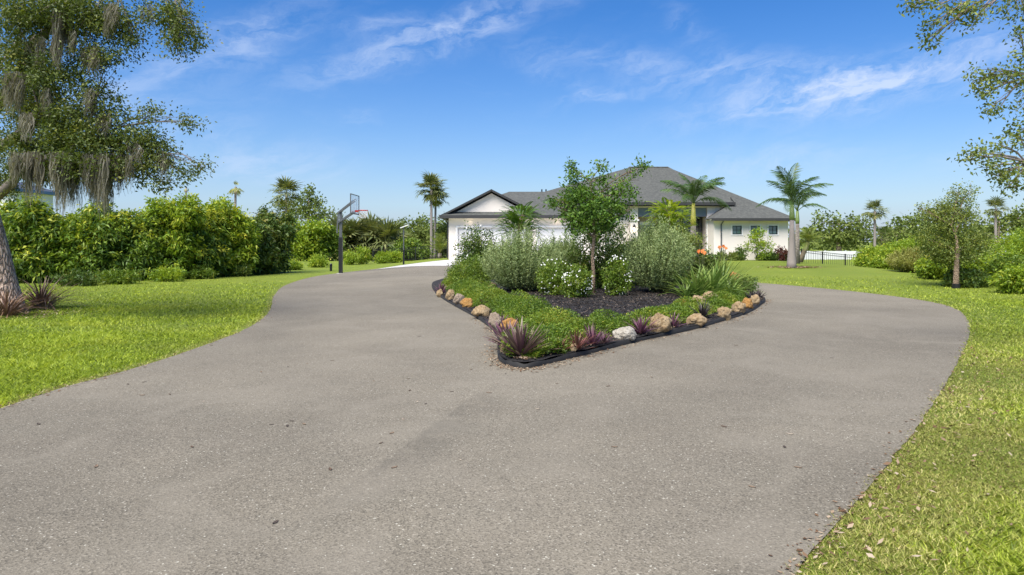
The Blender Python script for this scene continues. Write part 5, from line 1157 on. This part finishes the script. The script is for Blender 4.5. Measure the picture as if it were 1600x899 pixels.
# ------------------------------------------------------------------ grass
g = np.random.default_rng(950); P_all = []; H_all = []; W_all = []; 
def sample_grass(x0, x1, y0, y1, dens):
    m = int((x1-x0)*(y1-y0)*dens); Q = np.column_stack([g.uniform(x0, x1, m), g.uniform(y0, y1, m)])
    k = np.abs(Q[:, 0]) < Q[:, 1]*.80+4.5
    Q = Q[k]; Q = Q[g.random(len(Q)) > sm(13, 33, Q[:, 1])]; ip = in_poly(Q, drive_poly)
    Q = Q[~ip | (np.minimum(line_dist(Q, le, False), line_dist(Q, re_, False)) < .07*g.random(len(Q))*(.5+.5*np.sin(Q[:, 0]*7+Q[:, 1]*5)))]; return Q
specs = [(0, 5.2, 2.0, 6, 9000, .72), (5.2, 9.5, 2.0, 6, 2500, 1.2), (2, 11.5, 6, 9, 3600, .95), (4, 15, 9, 13, 1400, 1.35), (6, 20, 13, 19, 420, 2.0), (8, 24, 19, 28, 170, 2.6), (-10.5, -4, 2.5, 5, 1500, 1.2), (-11, -4, 5, 8.5, 3600, .95), (-13, -4, 8.5, 12, 1700, 1.3), (-15, -5, 12, 17, 520, 1.9), (-19, -5, 17, 26, 210, 2.6), (-22, -7, 26, 34, 80, 3.4)]
Qs, Ws = [], []
for s_ in specs:
    q = sample_grass(*s_[:5]); Qs.append(q); Ws.append(np.full(len(q), s_[5]))
Q = np.vstack(Qs); Wm = np.concatenate(Ws); m = len(Q)
de = np.minimum(line_dist(Q, le, False), line_dist(Q, re_, False)); right = (Q[:, 0] > 0)
nz = .5+.25*np.sin(Q[:, 0]*1.9+Q[:, 1]*.8)+.25*np.sin(Q[:, 0]*.7-Q[:, 1]*2.3+1)+.12*np.sin(Q[:, 0]*5.1+Q[:, 1]*4.3)
worn = np.where(right, 1-sm(.35, 1.7, de+.7*(nz-.5)), 1-sm(.02, .28, de+.15*(nz-.5)))*np.where(right, 1-.55*sm(7, 13, Q[:, 1]), 1)
dry = np.clip(worn*.85+.10, 0, 1)*(g.random(m) < (.12+.85*worn))*g.uniform(.5, 1, m)
h = (.036+.03*nz)*g.uniform(.55, 1.35, m)*(1-.50*worn)*np.where(Wm > 1.6, 1.05, 1)
th = g.random(m)*6.283; ln_ = g.uniform(.25, 1.15, m); D = np.column_stack([np.cos(th)*ln_, np.sin(th)*ln_, np.ones(m)]); D = unit(D)
z = terrain(Q[:, 0], Q[:, 1]); P = np.column_stack([Q, z-.003]); ph = g.random(m)*6.283; S_ = np.column_stack([np.cos(ph), np.sin(ph), np.zeros(m)])*(.0034*Wm*g.uniform(.7, 1.4, m))[:, None]
mid = P+D*(h*.6)[:, None]; tip = P+D*(h*1.15)[:, None]+np.column_stack([np.cos(th)*h*.35, np.sin(th)*h*.35, -h*.12])
Vv = np.stack([P-S_, P+S_, mid+S_*.8, tip, mid-S_*.8], 1).reshape(-1, 3)
i5 = np.arange(m)*5; Fq = np.stack([i5, i5+1, i5+2, i5+3, i5+4], 1)
rn = np.clip(nz*.4+g.normal(.27, .27, m), 0, 1)
tag(np_mesh('grass', Vv, Fq, M['grass'], None, {'rnd': np.repeat(rn, 5), 'dry': np.repeat(dry, 5)}), 'short green lawn grass on both sides of the driveway', 'grass', None, 'stuff')
# dry leaves in the worn grass verge on the right and on the pavement
Q = np.column_stack([g.uniform(1.2, 7, 6500), g.uniform(3, 11, 6500)]); Q = Q[~in_poly(Q, drive_poly)]; d_ = line_dist(Q, re_, False); Q = Q[g.random(len(Q)) < np.exp(-d_/.55)*.9]
scatter_flat('verge_leaves', 'dry tan leaves scattered through the worn grass verge', Q, .032, .042, M['litter'], 951, .38, 'stuff', 'leaf litter', .35)
Q = []
for ln2 in (le, re_):
    k = g.integers(8, len(ln2)-1, 900); Q.append(ln2[k]+(ln2[k+1]-ln2[k])*g.random((len(k), 1))+g.normal(0, .06, (len(k), 2)))
scatter_flat('edge_litter', 'fine dry debris lying along the pavement edges', np.vstack(Q), .018, .032, M['litter'], 952, .5, 'stuff', 'leaf litter', .15)
# single fallen leaves on the driveway
lm = []
for k in range(4):
    gg = np.random.default_rng(960+k); ts = np.linspace(0, 1, 5); mb = MB(); cur = .25*gg.uniform(.5, 1.4)
    up_ = [(t-.5, .20*math.sin(math.pi*t)+.01, .04+cur*(t-.5)**2) for t in ts]; dn_ = [(t-.5, -.20*math.sin(math.pi*t)-.01, .05+cur*(t-.5)**2) for t in ts]; md_ = [(t-.5, 0, cur*(t-.5)**2) for t in ts]
    for a in range(4): mb.quad(md_[a], md_[a+1], up_[a+1], up_[a]); mb.quad(dn_[a], dn_[a+1], md_[a+1], md_[a])
    o = mb.build('fallen_leaf', plain('dry_leaf', [L(.05,.035,.025), L(.08,.05,.03), L(.16,.11,.07), L(.30,.25,.19)][k], .8, 0, .2, 20), None, True); lm.append(o.data); bpy.data.objects.remove(o)
LP = [(72,582),(140,562),(200,601),(225,598),(222,618),(265,617),(318,628),(96,600),(408,582),(450,574),(480,569),(519,564),(568,570),(584,596),(638,593),(640,611),(665,632),(706,613),(652,629),(629,655),(424,665),(449,667),(456,659),(475,664),(630,656),(595,694),(612,678),(616,731),(516,735),(790,585),(775,600),(764,614),(736,578),(1131,668),(1226,699),(1175,762),(1234,679),(1247,731),(950,604),(1018,590),(870,600),(330,540),(560,520),(655,526),(600,500),(1300,560),(1250,510),(1150,540),(840,640),(960,700),(430,818),(300,700),(150,730),(60,664),(720,720)]
for i, (px, py) in enumerate(LP):
    p = ground(px, py, .012)
    if not in_poly(p[None, :2], drive_poly)[0]: continue
    o = bpy.data.objects.new('fallen_leaf', lm[int(g.integers(0, 3)) if i % 6 else 3]); C.objects.link(o); o.location = (p[0], p[1], tz(p[0], p[1])+.0135)
    o.rotation_euler = (0, 0, g.random()*6.283); o.scale = (g.uniform(.04, .068),)*3
    tag(o, 'single dry leaf lying flat on the grey driveway', 'leaf', 'fallen leaves on the driveway')
print('tris', sum(len(me.polygons) for me in bpy.data.meshes))
